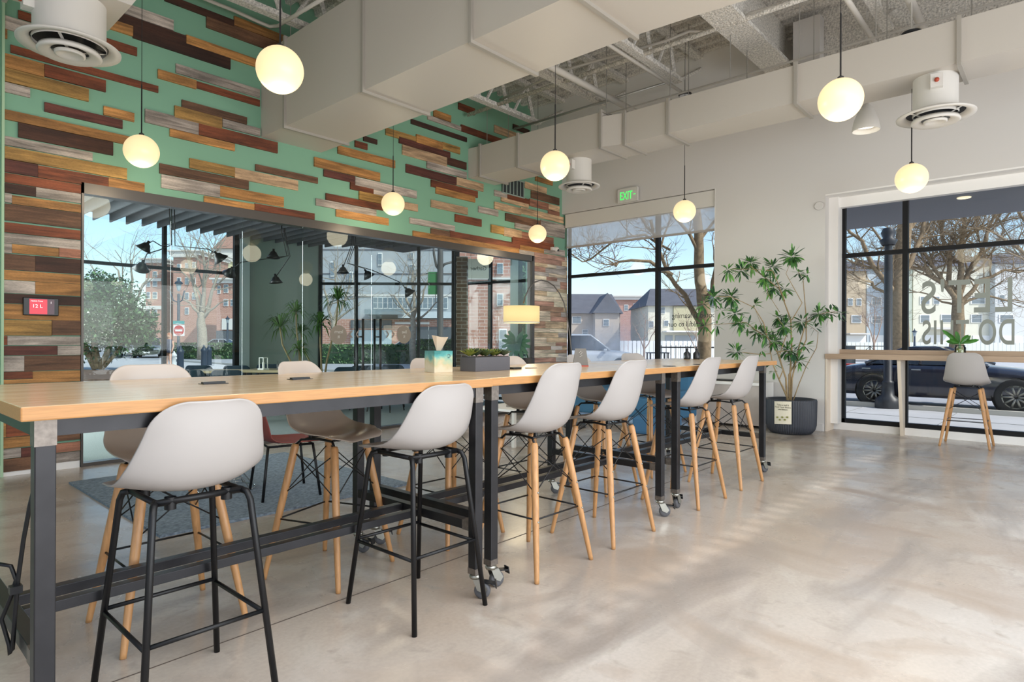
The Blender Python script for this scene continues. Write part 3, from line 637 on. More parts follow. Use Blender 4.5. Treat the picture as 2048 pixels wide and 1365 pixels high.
# ================================================================== TABLES
def stave_mat():
    m = D.materials.new('oak_staves'); m.use_nodes = True; nt = m.node_tree; p = nt.nodes['Principled BSDF']
    tc = nt.nodes.new('ShaderNodeTexCoord'); mp = nt.nodes.new('ShaderNodeMapping'); nt.links.new(tc.outputs['Object'], mp.inputs[0])
    br = nt.nodes.new('ShaderNodeTexBrick'); br.inputs['Scale'].default_value = 1; br.inputs['Brick Width'].default_value = .7; br.inputs['Row Height'].default_value = .045; br.inputs['Mortar Size'].default_value = .0004
    br.inputs['Color1'].default_value = srgb('e4c8a2'); br.inputs['Color2'].default_value = srgb('d9b78d'); br.inputs['Mortar'].default_value = srgb('94683f'); br.inputs['Mortar Smooth'].default_value = .2
    nt.links.new(mp.outputs[0], br.inputs[0])
    m2 = nt.nodes.new('ShaderNodeMapping'); m2.inputs['Scale'].default_value = (1.5, 18, 18); nt.links.new(tc.outputs['Object'], m2.inputs[0])
    n = nt.nodes.new('ShaderNodeTexNoise'); n.inputs['Scale'].default_value = 4; n.inputs['Detail'].default_value = 6; nt.links.new(m2.outputs[0], n.inputs[0])
    r = nt.nodes.new('ShaderNodeMapRange'); r.inputs[1].default_value = .3; r.inputs[2].default_value = .7; r.inputs[3].default_value = .86; r.inputs[4].default_value = 1.1; nt.links.new(n.outputs[0], r.inputs[0])
    vm = nt.nodes.new('ShaderNodeVectorMath'); vm.operation = 'SCALE'; nt.links.new(br.outputs[0], vm.inputs[0]); nt.links.new(r.outputs[0], vm.inputs['Scale']); nt.links.new(vm.outputs[0], p.inputs['Base Color'])
    p.inputs['Roughness'].default_value = .25; p.inputs['Specular IOR Level'].default_value = .8; p.inputs['Coat Weight'].default_value = .3; p.inputs['Coat Roughness'].default_value = .12
    return m
OAK = stave_mat()
TY0 = 2.085; TY1 = 3.19; TZ = 1.067
brass = mat('caster_yellow_zinc', 'c9bf9c', .25, .9)
def caster(par, x, y, ang):
    e = empty('caster', (x, y, 0), rz=ang); e.parent = par; e.location = (x, y, 0); e.rotation_euler.z = ang
    mb = MB().lathe([(.001, .118), (.027, .118), (.03, .108), (.026, .098), (.001, .098)], n=18)
    mb.build('swivel', zinc, e, True)
    mb = MB()
    for s_ in (-.021, .021): mb.add([(-.012, s_ - .002, .102), (.03, s_ - .002, .102), (.062, s_ - .002, .05), (.045, s_ - .002, .03), (.012, s_ - .002, .045),
                                      (-.012, s_ + .002, .102), (.03, s_ + .002, .102), (.062, s_ + .002, .05), (.045, s_ + .002, .03), (.012, s_ + .002, .045)],
                                     [(0, 1, 2, 3, 4), (9, 8, 7, 6, 5), (0, 5, 6, 1), (1, 6, 7, 2), (2, 7, 8, 3), (3, 8, 9, 4), (4, 9, 5, 0)])
    mb.box((-.012, -.023, .096), (.032, .023, .102)).build('fork', zinc, e)
    M = Matrix.Rotation(radians(90), 4, 'X')
    MB().lathe([(.001, -.014), (.02, -.014), (.036, -.015), (.04, -.008), (.04, .008), (.036, .015), (.02, .014), (.001, .014)], (.035, 0, .04), 22, M).build('wheel', rubber, e, True)
    MB().bar((.03, 0, .085), (.1, 0, .075), .036, .006).bar((.098, 0, .09), (.104, 0, .055), .036, .005).build('brake_pedal', blackm, e)
def table(x0, x1, lx0, lx1, label, angs, y0=TY0, y1=TY1):
    t = empty('high_table', (x0, y0, 0), label, 'table', 'high worktables in a row')
    w = x1 - x0; d = y1 - y0
    top = MB().box((0, 0, TZ - .04), (w, d, TZ)); o = top.build('tabletop', [OAK, oakedge], t, bevel=.004)
    for p in o.data.polygons:
        if abs(p.normal.z) < .5: p.material_index = 1
    a = lx0 - x0; b = lx1 - x0; q = .05; yf = .035 + q / 2; yb = d - .035 - q / 2
    for (lx, ly) in ((a, yf), (b, yf), (a, yb), (b, yb)):
        o = MB().box((lx - q / 2, ly - q / 2, .12), (lx + q / 2, ly + q / 2, TZ - .04)).build('leg', [steel, weld], t, bevel=.003)
        MB().box((lx - q / 2 - .001, ly - q / 2 - .001, TZ - .115), (lx + q / 2 + .001, ly + q / 2 + .001, TZ - .041)).build('weld_patch', weld, o); MB().box((lx - q / 2 - .001, ly - q / 2 - .001, .121), (lx + q / 2 + .001, ly + q / 2 + .001, .15)).build('weld_patch', weld, o)
    zt = TZ - .065
    mb = MB()
    for ly in (yf, yb): mb.bar((a + q / 2, ly, zt), (b - q / 2, ly, zt), .045, .048)
    for lx in (a, b): mb.bar((lx, yf + q / 2, zt), (lx, yb - q / 2, zt), .045, .048)
    mb.build('top_frame', steel, t)
    for lx in (a, b): MB().bar((lx, yf + q / 2, .35), (lx, yb - q / 2, .35), .045, .045).build('end_rail', steel, t, bevel=.002)
    for ly in (d / 2 - .085, d / 2 + .065): MB().bar((a + .024, ly, .35), (b - .024, ly, .35), .042, .036).build('stretcher', steel, t, bevel=.002)
    for lx in (a, b): MB().box((lx - .024, yf + q / 2, .3265), (lx + .024, yf + q / 2 + .045, .3735)).build('weld_patch', weld, t)
    for (lx, ly), an in zip(((a, yf), (b, yf), (a, yb), (b, yb)), angs): caster(t, lx, ly, an)
    return t
table(.353, 2.178, .415, 2.122, 'long oak-topped high table nearest the camera, on dark steel legs', (3.6, -.9, 2.2, -1.2))
table(2.185, 4.2, 2.262, 4.0, 'middle high table of the row, carrying the succulent planter', (-.2, -.8, -.5, -.6), y0=TY0 + .03, y1=TY1 + .03)
table(4.225, 6.24, 4.205 + .06, 6.02, 'far high table of the row, next to the potted plant', (.1, -.3, 1, .5), y0=TY0 + .045, y1=TY1 + .045)
for i, (p, l) in enumerate((((427, 768), 'black pop-up outlet in the near table, left one'), ((600, 759), 'black pop-up outlet in the near table, right one'), ((1338, 733), 'round black cable grommet in the far table, nearer one'), ((1398, 729.5), 'round black cable grommet in the far table, farther one'))):
    c = onz(p[0], p[1], TZ)
    if i < 2: o = MB().box((-.05, -.03, 0), (.05, .03, .002)).box((-.045, -.012, .002), (.045, .012, .009)).build('table_outlet', blackm, loc=c, rz=-.0)
    else: o = MB().lathe([(.001, .003), (.045, .003), (.05, 0)], n=24).build('table_grommet', blackm, loc=c)
    tag(o, l, 'table outlet')

# ================================================================== STOOLS
def shell(prof, n=14, p=2.4):
    rows = []
    P = [V((0, a[0], a[1])) for a in prof]
    for i, (y, z, hw, e) in enumerate(prof):
        t = (P[min(i + 1, len(P) - 1)] - P[max(i - 1, 0)]).normalized(); nrm = V((0, t.z, -t.y)) if False else V((1, 0, 0)).cross(t) * -1
        if i == 0 or True: nrm = V((0, t.z, -t.y)) if t.z > 0 else V((0, t.z, -t.y))
        if nrm.z < 0 and abs(nrm.z) > abs(nrm.y): nrm = -nrm
        if nrm.y < 0 and abs(nrm.y) >= abs(nrm.z): nrm = -nrm
        r = []
        for k in range(n + 1):
            u = -1 + 2 * k / n; r.append(P[i] + V((hw * sin(u * pi / 2) * .98 if False else hw * u, 0, 0)) + nrm * (e * abs(u) ** p))
        rows.append(r)
    return MB().grid(rows)
def top_round(y, zt, W_, r, n=5): return [(y - .012 * k / n, zt - r + r * sin(pi / 2 * k / n), W_ - r + r * cos(pi / 2 * k / n), .05 * (1 - k / n) ** 1.3) for k in range(n + 1)]
def lip(y, z, W_, r, n=4): return [(y - r + r * cos(pi / 2 * k / n), z - .03 * (1 - k / n) ** 2, W_ - r + r * sin(pi / 2 * k / n), 0) for k in range(n + 1)]
TALL = lip(.228, .754, .21, .085) + [ (.14, .754, .222, .012), (.06, .746, .234, .026), (-.03, .738, .236, .045), (-.10, .742, .232, .07), (-.15, .765, .226, .085), (-.185, .81, .218, .085),
        (-.208, .88, .208, .075), (-.225, .95, .198, .06)] + top_round(-.243, 1.132, .180, .092)
LOW = lip(.238, .757, .212, .09) + [ (.13, .757, .222, .012), (.04, .75, .23, .022), (-.05, .745, .232, .045), (-.12, .75, .23, .075), (-.17, .775, .226, .085), (-.2, .82, .22, .08),
       (-.218, .88, .208, .066)] + top_round(-.228, 1.055, .190, .11)
def shell_obj(prof, m, par, name='seat_shell'): return shell(prof).build(name, m, par, True, solid=.008, sub=1)
wire = mat('black_wire', '121316', .4, .3)
def wood_stool(m):
    t = empty('bar_stool')
    shell_obj(TALL, m, t)
    F = {}
    for sx in (-1, 1):
        for sy in (-1, 1):
            a = V((sx * .243, sy * .236, 0)); b = V((sx * .135, sy * .125, .70)); F[sx, sy] = (a, b)
            o = MB().tube([a, a.lerp(b, .03), a.lerp(b, .55), b.lerp(a, .02), b], [.0125, .0135, .0195, .021, .016], 10).build('leg', beech, t, True)
            MB().ball(a.lerp(b, .64) + V((0, -.019, 0)), .006, 8, 5).build('screw', zinc, o, True); MB().ball(a.lerp(b, .43) + V((0, -.017, 0)), .006, 8, 5).build('screw', zinc, o, True)
    mb = MB(); L = lambda k, z: F[k][0].lerp(F[k][1], z / .70)
    ks = [(-1, -1), (1, -1), (1, 1), (-1, 1)]
    for i in range(4):
        k, q = ks[i], ks[(i + 1) % 4]
        mb.tube([L(k, .66), L(q, .44)], .0032, 6).tube([L(q, .66), L(k, .44)], .0032, 6)
    mb.build('wire_brace', wire, t, True)
    mb = MB()
    for i in range(4): mb.tube([L(ks[i], .31), L(ks[(i + 1) % 4], .31)], .005, 6)
    mb.build('footrest', wire, t, True)
    mb = MB()
    for sx in (-1, 1): mb.tube([V((sx * .135, -.125, .695)), V((sx * .12, -.1, .722)), V((sx * .1, 0, .727)), V((sx * .12, .1, .722)), V((sx * .135, .125, .695))], .007, 8)
    for y in (-.09, .09): mb.tube([V((-.12, y, .722)), V((.12, y, .722))], .006, 6)
    for x in (-.07, .07):
        for y in (-.08, .1): mb.lathe([(.014, .718), (.012, .745)], (x, y, 0), 10)
    mb.build('seat_mount', wire, t, True)
    return t
def metal_stool(m):
    t = empty('bar_stool')
    shell_obj(LOW, m, t)
    for sx in (-1, 1):
        for sy in (-1, 1):
            a = V((sx * .213, sy * .247, 0)); b = V((sx * .155, sy * .16, .70))
            MB().tube([a, a.lerp(b, .99), b + V((-sx * .006, -sy * .012, .02)), b + V((-sx * .02, -sy * .04, .028))], .0115, 10).build('leg', wire, t, True)
    mb = MB(); G = lambda sx, sy, z: V((sx * .213, sy * .247, 0)).lerp(V((sx * .155, sy * .16, .70)), z / .7)
    mb.tube([G(-1, 1, .3), G(-1, -1, .3)], .008).tube([G(1, 1, .3), G(1, -1, .3)], .008).tube([G(-1, 1, .31), G(1, 1, .31)], .008).tube([G(-1, -1, .31), G(1, -1, .31)], .008)
    mb.build('footrest', wire, t, True)
    mb = MB().tube([V((-.135, -.13, .727)), V((.135, -.13, .727)), V((.135, .13, .727)), V((-.135, .13, .727))], .0115, 8, closed=True)
    for x in (-.09, .09):
        for y in (-.12, .12): mb.lathe([(.018, .7), (.018, .74)], (x, y, 0), 12)
    mb.build('seat_mount', wire, t, True)
    return t
def put(o, x, y, rz, label, cat, group):
    o.location = (x, y, 0); o.rotation_euler.z = rz; return tag(o, label, cat, group)
ms = metal_stool(shell_m); put(ms, .845, 2.29, 0, 'white low-backed stool on black tube legs, nearest the camera', 'stool', 'bar stools at the high tables')
o = copy_tree(ms); put(o, 1.885, 2.30, 0, 'white low-backed stool on black tube legs by the joint of the first two tables', 'stool', 'bar stools at the high tables')
ws = wood_stool(shell_m); g_ = 'bar stools at the high tables'
put(ws, 2.70, 2.27, 0, 'white stool on wooden legs, nearest one on the camera side', 'stool', g_)
for x, y, r, l in ((3.42, 2.27, 0, 'white stool on wooden legs, camera side, just left of the double casters'), (4.575, 2.275, 0, 'white stool on wooden legs, camera side, just right of the double casters'), (5.40, 2.285, 0, 'white stool on wooden legs at the far end, camera side'),
                   (1.03, 2.985, pi, 'warm white stool on wooden legs behind the near table, leftmost'), (1.85, 2.985, pi + .35, 'warm white stool on wooden legs behind the near table, turned before the red chair'), (2.73, 2.985, pi, 'warm white stool behind the table, its back rising beside the painted box'),
                   (3.55, 2.99, pi, 'warm white stool behind the table, its back rising beside the succulent planter'), (4.45, 3.0, pi, 'white stool behind the far tables, before the blue sofa'), (5.35, 3.02, pi - .2, 'white stool behind the far table, before the left half of the window')):
    o = copy_tree(ws); put(o, x, y, r, l, 'stool', g_)
    if r > 1 and x < 4: 
        for c in o.children:
            if c.name.startswith('seat_shell'): c.data = c.data.copy(); c.data.materials[0] = shell_b
o = copy_tree(ws); put(o, 9.62 - .02, .9, -pi / 2, 'white stool on wooden legs standing alone at the window counter', 'stool', 'stool at the window counter')
o.location = (9.28, .93, 0)

# ================================================================== THINGS ON THE TABLES
c = onz(888, 746, TZ); c = V((c.x + .02, c.y + .07, TZ)); t = empty('tissue_box', c, 'square box painted teal fading to sand, standing on the middle table', 'box', rz=-.22)
pm = D.materials.new('painted_watercolour'); pm.use_nodes = True; nt = pm.node_tree; p = nt.nodes['Principled BSDF']
tc = nt.nodes.new('ShaderNodeTexCoord'); n = nt.nodes.new('ShaderNodeTexNoise'); n.inputs['Scale'].default_value = 16; n.inputs['Detail'].default_value = 5; nt.links.new(tc.outputs['Object'], n.inputs[0])
sp = nt.nodes.new('ShaderNodeSeparateXYZ'); nt.links.new(tc.outputs['Object'], sp.inputs[0]); ma = nt.nodes.new('ShaderNodeMath'); ma.operation = 'MULTIPLY_ADD'; ma.inputs[1].default_value = 5.2; nt.links.new(sp.outputs[2], ma.inputs[0])
m3 = nt.nodes.new('ShaderNodeMath'); m3.operation = 'MULTIPLY'; m3.inputs[1].default_value = .7; nt.links.new(n.outputs[0], m3.inputs[0]); nt.links.new(m3.outputs[0], ma.inputs[2])
cr = nt.nodes.new('ShaderNodeValToRGB'); nt.links.new(ma.outputs[0], cr.inputs[0]); el = cr.color_ramp.elements
el[0].position = .45; el[0].color = srgb('cfc4ab'); el[1].position = 1.0; el[1].color = srgb('2f7a78')
for q, cc in ((.62, 'bfb48f'), (.72, '9fb59a'), (.85, '4f9a98')): e_ = el.new(q); e_.color = srgb(cc)
nt.links.new(cr.outputs[0], p.inputs['Base Color']); p.inputs['Roughness'].default_value = .6
MB().box((-.06, -.06, 0), (.06, .06, .125)).build('body', pm, t, bevel=.002)
MB().tube([(.025, -.0615, .1), (.033, -.0615, .107), (.042, -.0615, .1), (.042, -.0615, .09), (.033, -.0615, .084), (.027, -.0615, .09)], .0013, 6).build('drawn_mark', mat('pencil', '4a5a60', .6), t)
pap = mat('kraft_paper', 'bfae98', .8)
MB().add([(-.012, 0, .12), (.012, 0, .12), (-.05, -.01, .215), (.0, .02, .205), (.055, -.015, .205), (.02, -.03, .2), (-.03, -.03, .21)],
         [(0, 2, 3), (0, 3, 1), (1, 3, 4), (1, 4, 5), (0, 1, 5), (0, 5, 6), (0, 6, 2)]).build('folded_paper', pap, t, solid=.0015)
a = onz(956, 744, TZ); t = empty('succulent_planter', (a.x + .07, a.y + .07, TZ), 'long charcoal trough of green succulents on the middle table', 'planter', rz=radians(2))
ch = mat('charcoal_slate', '55555b', .75, bump=.4, bscale=60)
tw = .315; MB().box((-.09, -.065, 0), (-.09 + tw, .065, .085)).build('trough', ch, t, bevel=.003)
MB().box((-.083, -.058, .085), (-.097 + tw, .058, .088)).build('soil', mat('soil', '2e261f', .9), t)
suc = [mat('succulent_dark', '4c5c34', .5), mat('succulent_olive', '7d873d', .5), mat('succulent_yellow', '9a9a42', .5), mat('succulent_grey', '55624a', .5)]
rs = random.Random(5)
for i in range(9):
    cx = -.07 + i * .0345; cyy = rs.uniform(-.03, .03); R_ = rs.uniform(.06, .078); mb = MB()
    for ring_ in range(3):
        n_ = 10 - ring_ * 2; el_ = radians(30 + ring_ * 22)
        for k in range(n_):
            a_ = 2 * pi * k / n_ + ring_ * .4; d_ = V((cos(a_) * cos(el_), sin(a_) * cos(el_), sin(el_))); s_ = V((-sin(a_), cos(a_), 0)); r_ = R_ * (1 - ring_ * .15)
            b_ = V((cx, cyy, .09)); up_ = d_.cross(s_) * -1
            mb.add([b_ + s_ * .002, b_ - s_ * .002, b_ + d_ * r_ * .6 + s_ * r_ * .2, b_ + d_ * r_ * .6 - s_ * r_ * .2, b_ + d_ * r_, b_ + d_ * r_ * .55 - up_ * .006], [(0, 2, 5), (2, 4, 5), (4, 3, 5), (3, 1, 5), (0, 1, 3, 4, 2)])
    mb.build('succulent_rosette', suc[(1, 0, 3, 0, 2, 2, 1, 0, 3)[i]], t)
c = onz(1161, 733, TZ); t = empty('table_tent_card', c, 'grey folded card stand with a white emblem and red foot on the middle table', 'sign', rz=radians(-48))
MB().add([(-.055, -.03, 0), (.055, -.03, 0), (.04, .0, .13), (-.04, .0, .13), (-.055, .03, 0), (.055, .03, 0)], [(0, 1, 2, 3), (5, 4, 3, 2), (1, 5, 2), (4, 0, 3)]).build('card', mat('chalk_grey_card', '77746f', .8), t)
MB().box((-.055, -.034, 0), (.055, -.03, .008)).build('red_foot', mat('red_edge', 'b0463c', .5), t)
MB().tube([(-.012, -.0125, .098), (0, -.009, .112), (.012, -.0125, .1), (-.005, -.016, .088), (.01, -.019, .078), (-.008, -.021, .07)], .0016, 6).build('emblem', wt, t)
c = onz(1031, 738.5, TZ); tag(MB().box((-.04, -.02, 0), (.04, .02, .012)).build('phone', blackm, loc=c, bevel=.003), 'small dark phone lying right of the succulent planter', 'phone')
c = onz(1062, 737, TZ); tag(MB().lathe([(.001, .004), (.04, .004), (.042, 0)], n=20).build('coaster', mat('coaster', 'a5917e', .6), loc=c), 'thin round brown coaster on the middle table', 'coaster')
for p, l in (((1374, 714), 'dark pump bottle on the far table edge, left of the pair'), ((1393, 714), 'dark pump bottle on the far table edge, right of the pair')):
    c = onz(p[0], p[1] + 1.5, TZ); t = empty('pump_bottle', (min(c.x, 6.1), min(c.y, 3.18), TZ), l, 'bottle', 'dark pump bottles')
    c2 = at(p[0], p[1], 6.5); t.location = (c2.x, c2.y, TZ)
    MB().lathe([(.001, 0), (.033, 0), (.035, .01), (.035, .06), (.012, .085), (.012, .1), (.001, .1)], n=18).build('body', mat('bottle_black', '22242a', .3), t, True)
    MB().lathe([(.014, .1), (.014, .112), (.004, .112), (.004, .13)], n=12).bar((0, 0, .13), (.03, 0, .127), .008, .008).build('pump', blackm, t, True)
# cable clipped under the near table
t = empty('power_cable', (.42, 2.4, 0), 'black power cable hanging down inside the near table end', 'cable')
pts = [at(74, 955, 1.85), at(60, 1010, 1.85), at(47, 1080, 1.85), at(36, 1160, 1.85), at(30, 1230, 1.85), at(25, 1300, 1.85), at(20, 1310, 1.85), at(18, 1290, 1.85), at(3, 1240, 1.85), at(22, 1195, 1.85), at(32, 1160, 1.85), at(22, 1133, 1.85), at(-6, 1128, 1.85)]
top = [V((.47, 2.62, TZ - .09)), at(80, 900, 1.9)]
L0 = V(t.location)
MB().tube([q - L0 for q in top + pts], .006, 8).build('cord', wire, t, True)
MB().cbox(at(31, 1179, 1.84) - L0, (.03, .03, .022)).build('cable_clip', blackm, t)

# ================================================================== LOUNGE CORNER
rugm = mat('blue_grey_rug_pile', '7d8b99', .98, bump=1, bscale=60, var=.45, vscale=38, stretch=(1, 2.2, 1), bdist=.012)
r_ = MB().box((1.42, 4.25, 0), (3.4, 6.42, .018)).build('area_rug', rugm); tag(r_, 'blue-grey woven area rug under the red chair', 'rug')
def plain_chair(seatm, legm, backh=.8, name='lounge_chair', wid=.46):
    t = empty(name)
    SP = [(.22, .445, .2, 0), (.2, .452, .22, .0), (.05, .44, .235, .01), (-.1, .435, .235, .02), (-.18, .455, .235, .045), (-.215, .52, .235, .06), (-.235, .62, .23, .055), (-.25, .72, .215, .04), (-.26, backh - .02, .19, .02), (-.262, backh, .15, .0)]
    shell([(y, z, h * wid / .46, e) for y, z, h, e in SP]).build('seat_shell', seatm, t, True, solid=.01, sub=1)
    for sx in (-1, 1):
        for sy in (-1, 1): MB().tube([(sx * .24, sy * .22, 0), (sx * .19, sy * .17, .43)], .011, 8).build('leg', legm, t, True)
    MB().tube([(-.19, .17, .425), (.19, .17, .425), (.19, -.17, .425), (-.19, -.17, .425)], .009, 8, closed=True).build('seat_frame', legm, t, True)
    return t
redm = mat('brick_red_plastic', '85413c', .45)
o = plain_chair(redm, wire, .84); put(o, 2.5, 4.72, -pi / 2 - .25, 'brick-red shell chair with black legs on the rug', 'chair', None)
rc = o
o = copy_tree(rc); put(o, 2.1, 5.75, pi * .9, 'charcoal shell chair at the back of the rug', 'chair', None)
char = mat('charcoal_plastic', '4c4a4c', .5)
for c in o.children:
    if c.name.startswith('seat_shell'): c.data = c.data.copy(); c.data.materials[0] = char
chrome = mat('chrome_wire', 'd9d9d6', .2, .9)
c = onz(478, 985, 0); t = empty('wire_side_table', (c.x - .05, c.y + .12, .018), 'small white-topped side table on a flared wire base, on the rug', 'table')
MB().lathe([(.001, .45), (.2, .45), (.205, .458), (.2, .466), (.001, .466)], n=32).build('tabletop', white, t, True)
mb = MB()
for k in range(12):
    a_ = 2 * pi * k / 12; mb.tube([(cos(a_) * .22, sin(a_) * .22, .004), (cos(a_) * .07, sin(a_) * .07, .2), (cos(a_) * .15, sin(a_) * .15, .45)], .004, 6)
for r, z in ((.22, .006), (.075, .2), (.12, .09)): mb.tube([(r * cos(2 * pi * k / 24), r * sin(2 * pi * k / 24), z) for k in range(24)], .004, 6, closed=True)
mb.build('wire_base', chrome, t, True)
# sofa, coffee tables, cabinet
blue = mat('blue_upholstery', '3f6f92', .85, bump=.3, bscale=150)
t = empty('blue_sofa', (8.45, 5.5, 0), 'low blue upholstered sofa in front of the window with the blind', 'sofa')
MB().box((-.4, -1.3, .12), (.42, 1.2, .42)).build('base', blue, t, bevel=.03); MB().box((.2, -1.3, .4), (.45, 1.2, .78)).build('backrest', blue, t, bevel=.05)
for y in (-.88, -.05, .78): MB().cbox((-.1, y, .47), (.58, .8, .12)).build('cushion', blue, t, bevel=.035)
for x in (-.33, .36):
    for y in (-1.2, 1.1): MB().lathe([(.018, 0), (.022, .12)], (x, y, 0), 12).build('leg', beech, t)
ottm = mat('blue_floor_cushion', '44729a', .9)
c = onz(1395, 872, 0); tag(MB().cbox((0, 0, .12), (.5, .5, .24)).build('floor_cushion', ottm, loc=(7.6, c.y + .5, 0), bevel=.04), 'square blue ottoman on the floor beyond the far table legs', 'ottoman')
t = empty('coffee_table', (5.9, 5.15, 0), 'low white coffee table behind the high tables, before the sofa', 'table', rz=.1)
MB().cbox((0, 0, .43), (1.1, .6, .03)).build('tabletop', trimw, t, bevel=.005)
for sx in (-1, 1):
    for sy in (-1, 1): MB().box((sx * .5 - .02, sy * .25 - .02, 0), (sx * .5 + .02, sy * .25 + .02, .415)).build('leg', white, t)
tag(MB().cbox((0, 0, .01), (.3, .22, .02)).cbox((.01, 0, .03), (.28, .21, .018)).build('magazine_stack', mat('magazine_taupe', '8d847c', .6), loc=(5.75, 5.05, .447), rz=.3), 'small stack of taupe magazines on the white coffee table', 'magazines')
t = empty('low_cabinet', (WX - .02, onx(1468, 800, WX - .2).y, 0), 'low grey cabinet with a white frame against the wall left of the potted plant', 'cabinet')
cg = mat('grey_panel', 'b9b0aa', .7, var=.06, vscale=6)
MB().box((-.4, -.5, .04), (0, .52, .62)).build('body', cg, t); MB().box((-.42, -.52, .62), (0, .54, .66)).box((-.42, .5, 0), (-.0, .54, .62)).box((-.42, -.52, 0), (0, -.48, .62)).build('frame', trimw, t)
tag(MB().cbox((0, 0, .01), (.2, .4, .02)).build('flat_tray', blackm, loc=(WX - .22, onx(1468, 800, WX - .2).y + .1, .66)), 'thin black tray lying on the low grey cabinet', 'tray')
# arc lamp
lc = at(1043, 642, 8.8); lam = D.materials.new('lit_linen_shade'); lam.use_nodes = True; p = lam.node_tree.nodes['Principled BSDF']
p.inputs['Base Color'].default_value = srgb('e6cf9a'); p.inputs['Roughness'].default_value = .8; p.inputs['Emission Color'].default_value = srgb('f0d08a'); p.inputs['Emission Strength'].default_value = .42
t = empty('arc_floor_lamp', (lc.x, lc.y, 0), 'arc floor lamp with a lit cream drum shade, in front of the plank pier', 'lamp')
zb1 = lc.z - .03; zt1 = zb1 + .235; q_ = lambda px, py, d: at(px, py, d) - V((lc.x, lc.y, 0))
MB().lathe([(.255, zb1), (.255, zt1)], n=44).build('lamp_shade', lam, t, True, solid=.004)
MB().lathe([(.001, zb1 + .03), (.25, zb1 + .03)], n=44).build('diffuser_disc', mat('lit_diffuser', 'f4e3bc', .6, emit=.75, ecol='fff0cc'), t)
MB().lathe([(.257, zb1 - .002), (.262, zb1 + .006), (.257, zb1 + .014)], n=44).build('shade_trim', white, t, True)
arc = [(1047, 607, 8.8), (1050, 595, 8.8), (1058, 577, 8.8), (1069, 565, 8.82), (1082, 560.5, 8.85), (1096, 564, 8.9), (1108, 572, 8.95), (1119, 587, 9.0), (1128, 606, 9.0), (1134, 632, 9.0), (1139, 665, 9.0), (1143, 705, 9.0), (1145, 760, 9.0)]
pts = [q_(*a_) for a_ in arc]; bp = V((pts[-1].x + .03, pts[-1].y - .02, .05)); pts.append(bp)
MB().tube(pts, .009, 8).build('arc_pole', mat('brushed_arc', '5a5552', .3, .8), t, True)
MB().lathe([(.001, 0), (.16, 0), (.16, .05), (.001, .055)], (bp.x, bp.y, 0), 28).build('lamp_base', mat('marble_base', '4a4745', .3), t, True)
l = D.lights.new('lamp_light', 'POINT'); l.energy = 7; l.color = (1, .85, .6); l.shadow_soft_size = .22; lo = D.objects.new('lamp_light', l); COL.objects.link(lo); lo.parent = t; lo.location = (0, 0, zb1 - .05); lo['kind'] = 'helper'

# ================================================================== POTTED PLANT BY THE WINDOW WALL
pc = V((8.93, 2.86, 0)); potm = mat('ribbed_charcoal_pot', '3c4049', .5)
t = empty('potted_plant', pc, 'tall leafy houseplant in a ribbed charcoal pot with a cream notice, by the window wall', 'plant')
NR = 64; prof = [(.2, 0), (.26, .01), (.3, .06), (.315, .12), (.32, .3), (.322, .45), (.322, .47), (.3, .47), (.298, .4), (.001, .4)]
vs = []; n = NR * 4
for i, (r, z) in enumerate(prof):
    for k in range(n):
        a_ = 2 * pi * k / n; dr = (.007 * cos(a_ * NR) if 1 <= i <= 5 else 0); vs.append(((r + dr) * cos(a_), (r + dr) * sin(a_), z))
MB().add(vs, [(i * n + k, i * n + (k + 1) % n, (i + 1) * n + (k + 1) % n, (i + 1) * n + k) for i in range(len(prof) - 1) for k in range(n)]).build('pot', potm, t, True)
# notice on the pot
cardm = mat('cream_notice', 'e6dfcb', .7)
def on_pot(px, py):
    r = ray(px, py); o_ = EO - pc; a_ = r.x ** 2 + r.y ** 2; b_ = 2 * (o_.x * r.x + o_.y * r.y); c_ = o_.x ** 2 + o_.y ** 2 - .332 ** 2
    s_ = (-b_ - sqrt(max(0, b_ * b_ - 4 * a_ * c_))) / 2 / a_; return EO + r * s_ - pc
rows = [[on_pot(1549 + 34 * i / 6, 803 + 45.5 * j / 4 + i * .15) for i in range(7)] for j in range(5)]
MB().grid(rows).build('notice', cardm, t, solid=.002)
pa = on_pot(1566, 820); nr = V((pa.x, pa.y, 0)).normalized()
MM = face_mw(pc + V((nr.x * .338, nr.y * .338, on_pot(1566, 812).z)), nr)
ink = mat('dark_olive_ink', '4d4a38', .7)
text('notice_lettering', 'Take a leaf &\nFind Your Home\nwe bloom', .03, MM, ink, t, ext=.0003)
mb = MB()
for i in range(5): 
    q = on_pot(1555 + i * 5, 835 + (i % 2) * 5); mb.cbox(q + nr * .006, (.02, .02, .02)); 
mb.build('printed_sprig', mat('olive_print', '8a8a4a', .7), t)
GX, GY, GS = 1400, 480, 3.25
def g_at(x, y, d): return at(GX + x / GS, GY + y / GS, d) - pc
stemm = mat('pale_stem', 'a08a66', .7, var=.2, vscale=20); dpl = pc.dot(FW)
rg = random.Random(11)
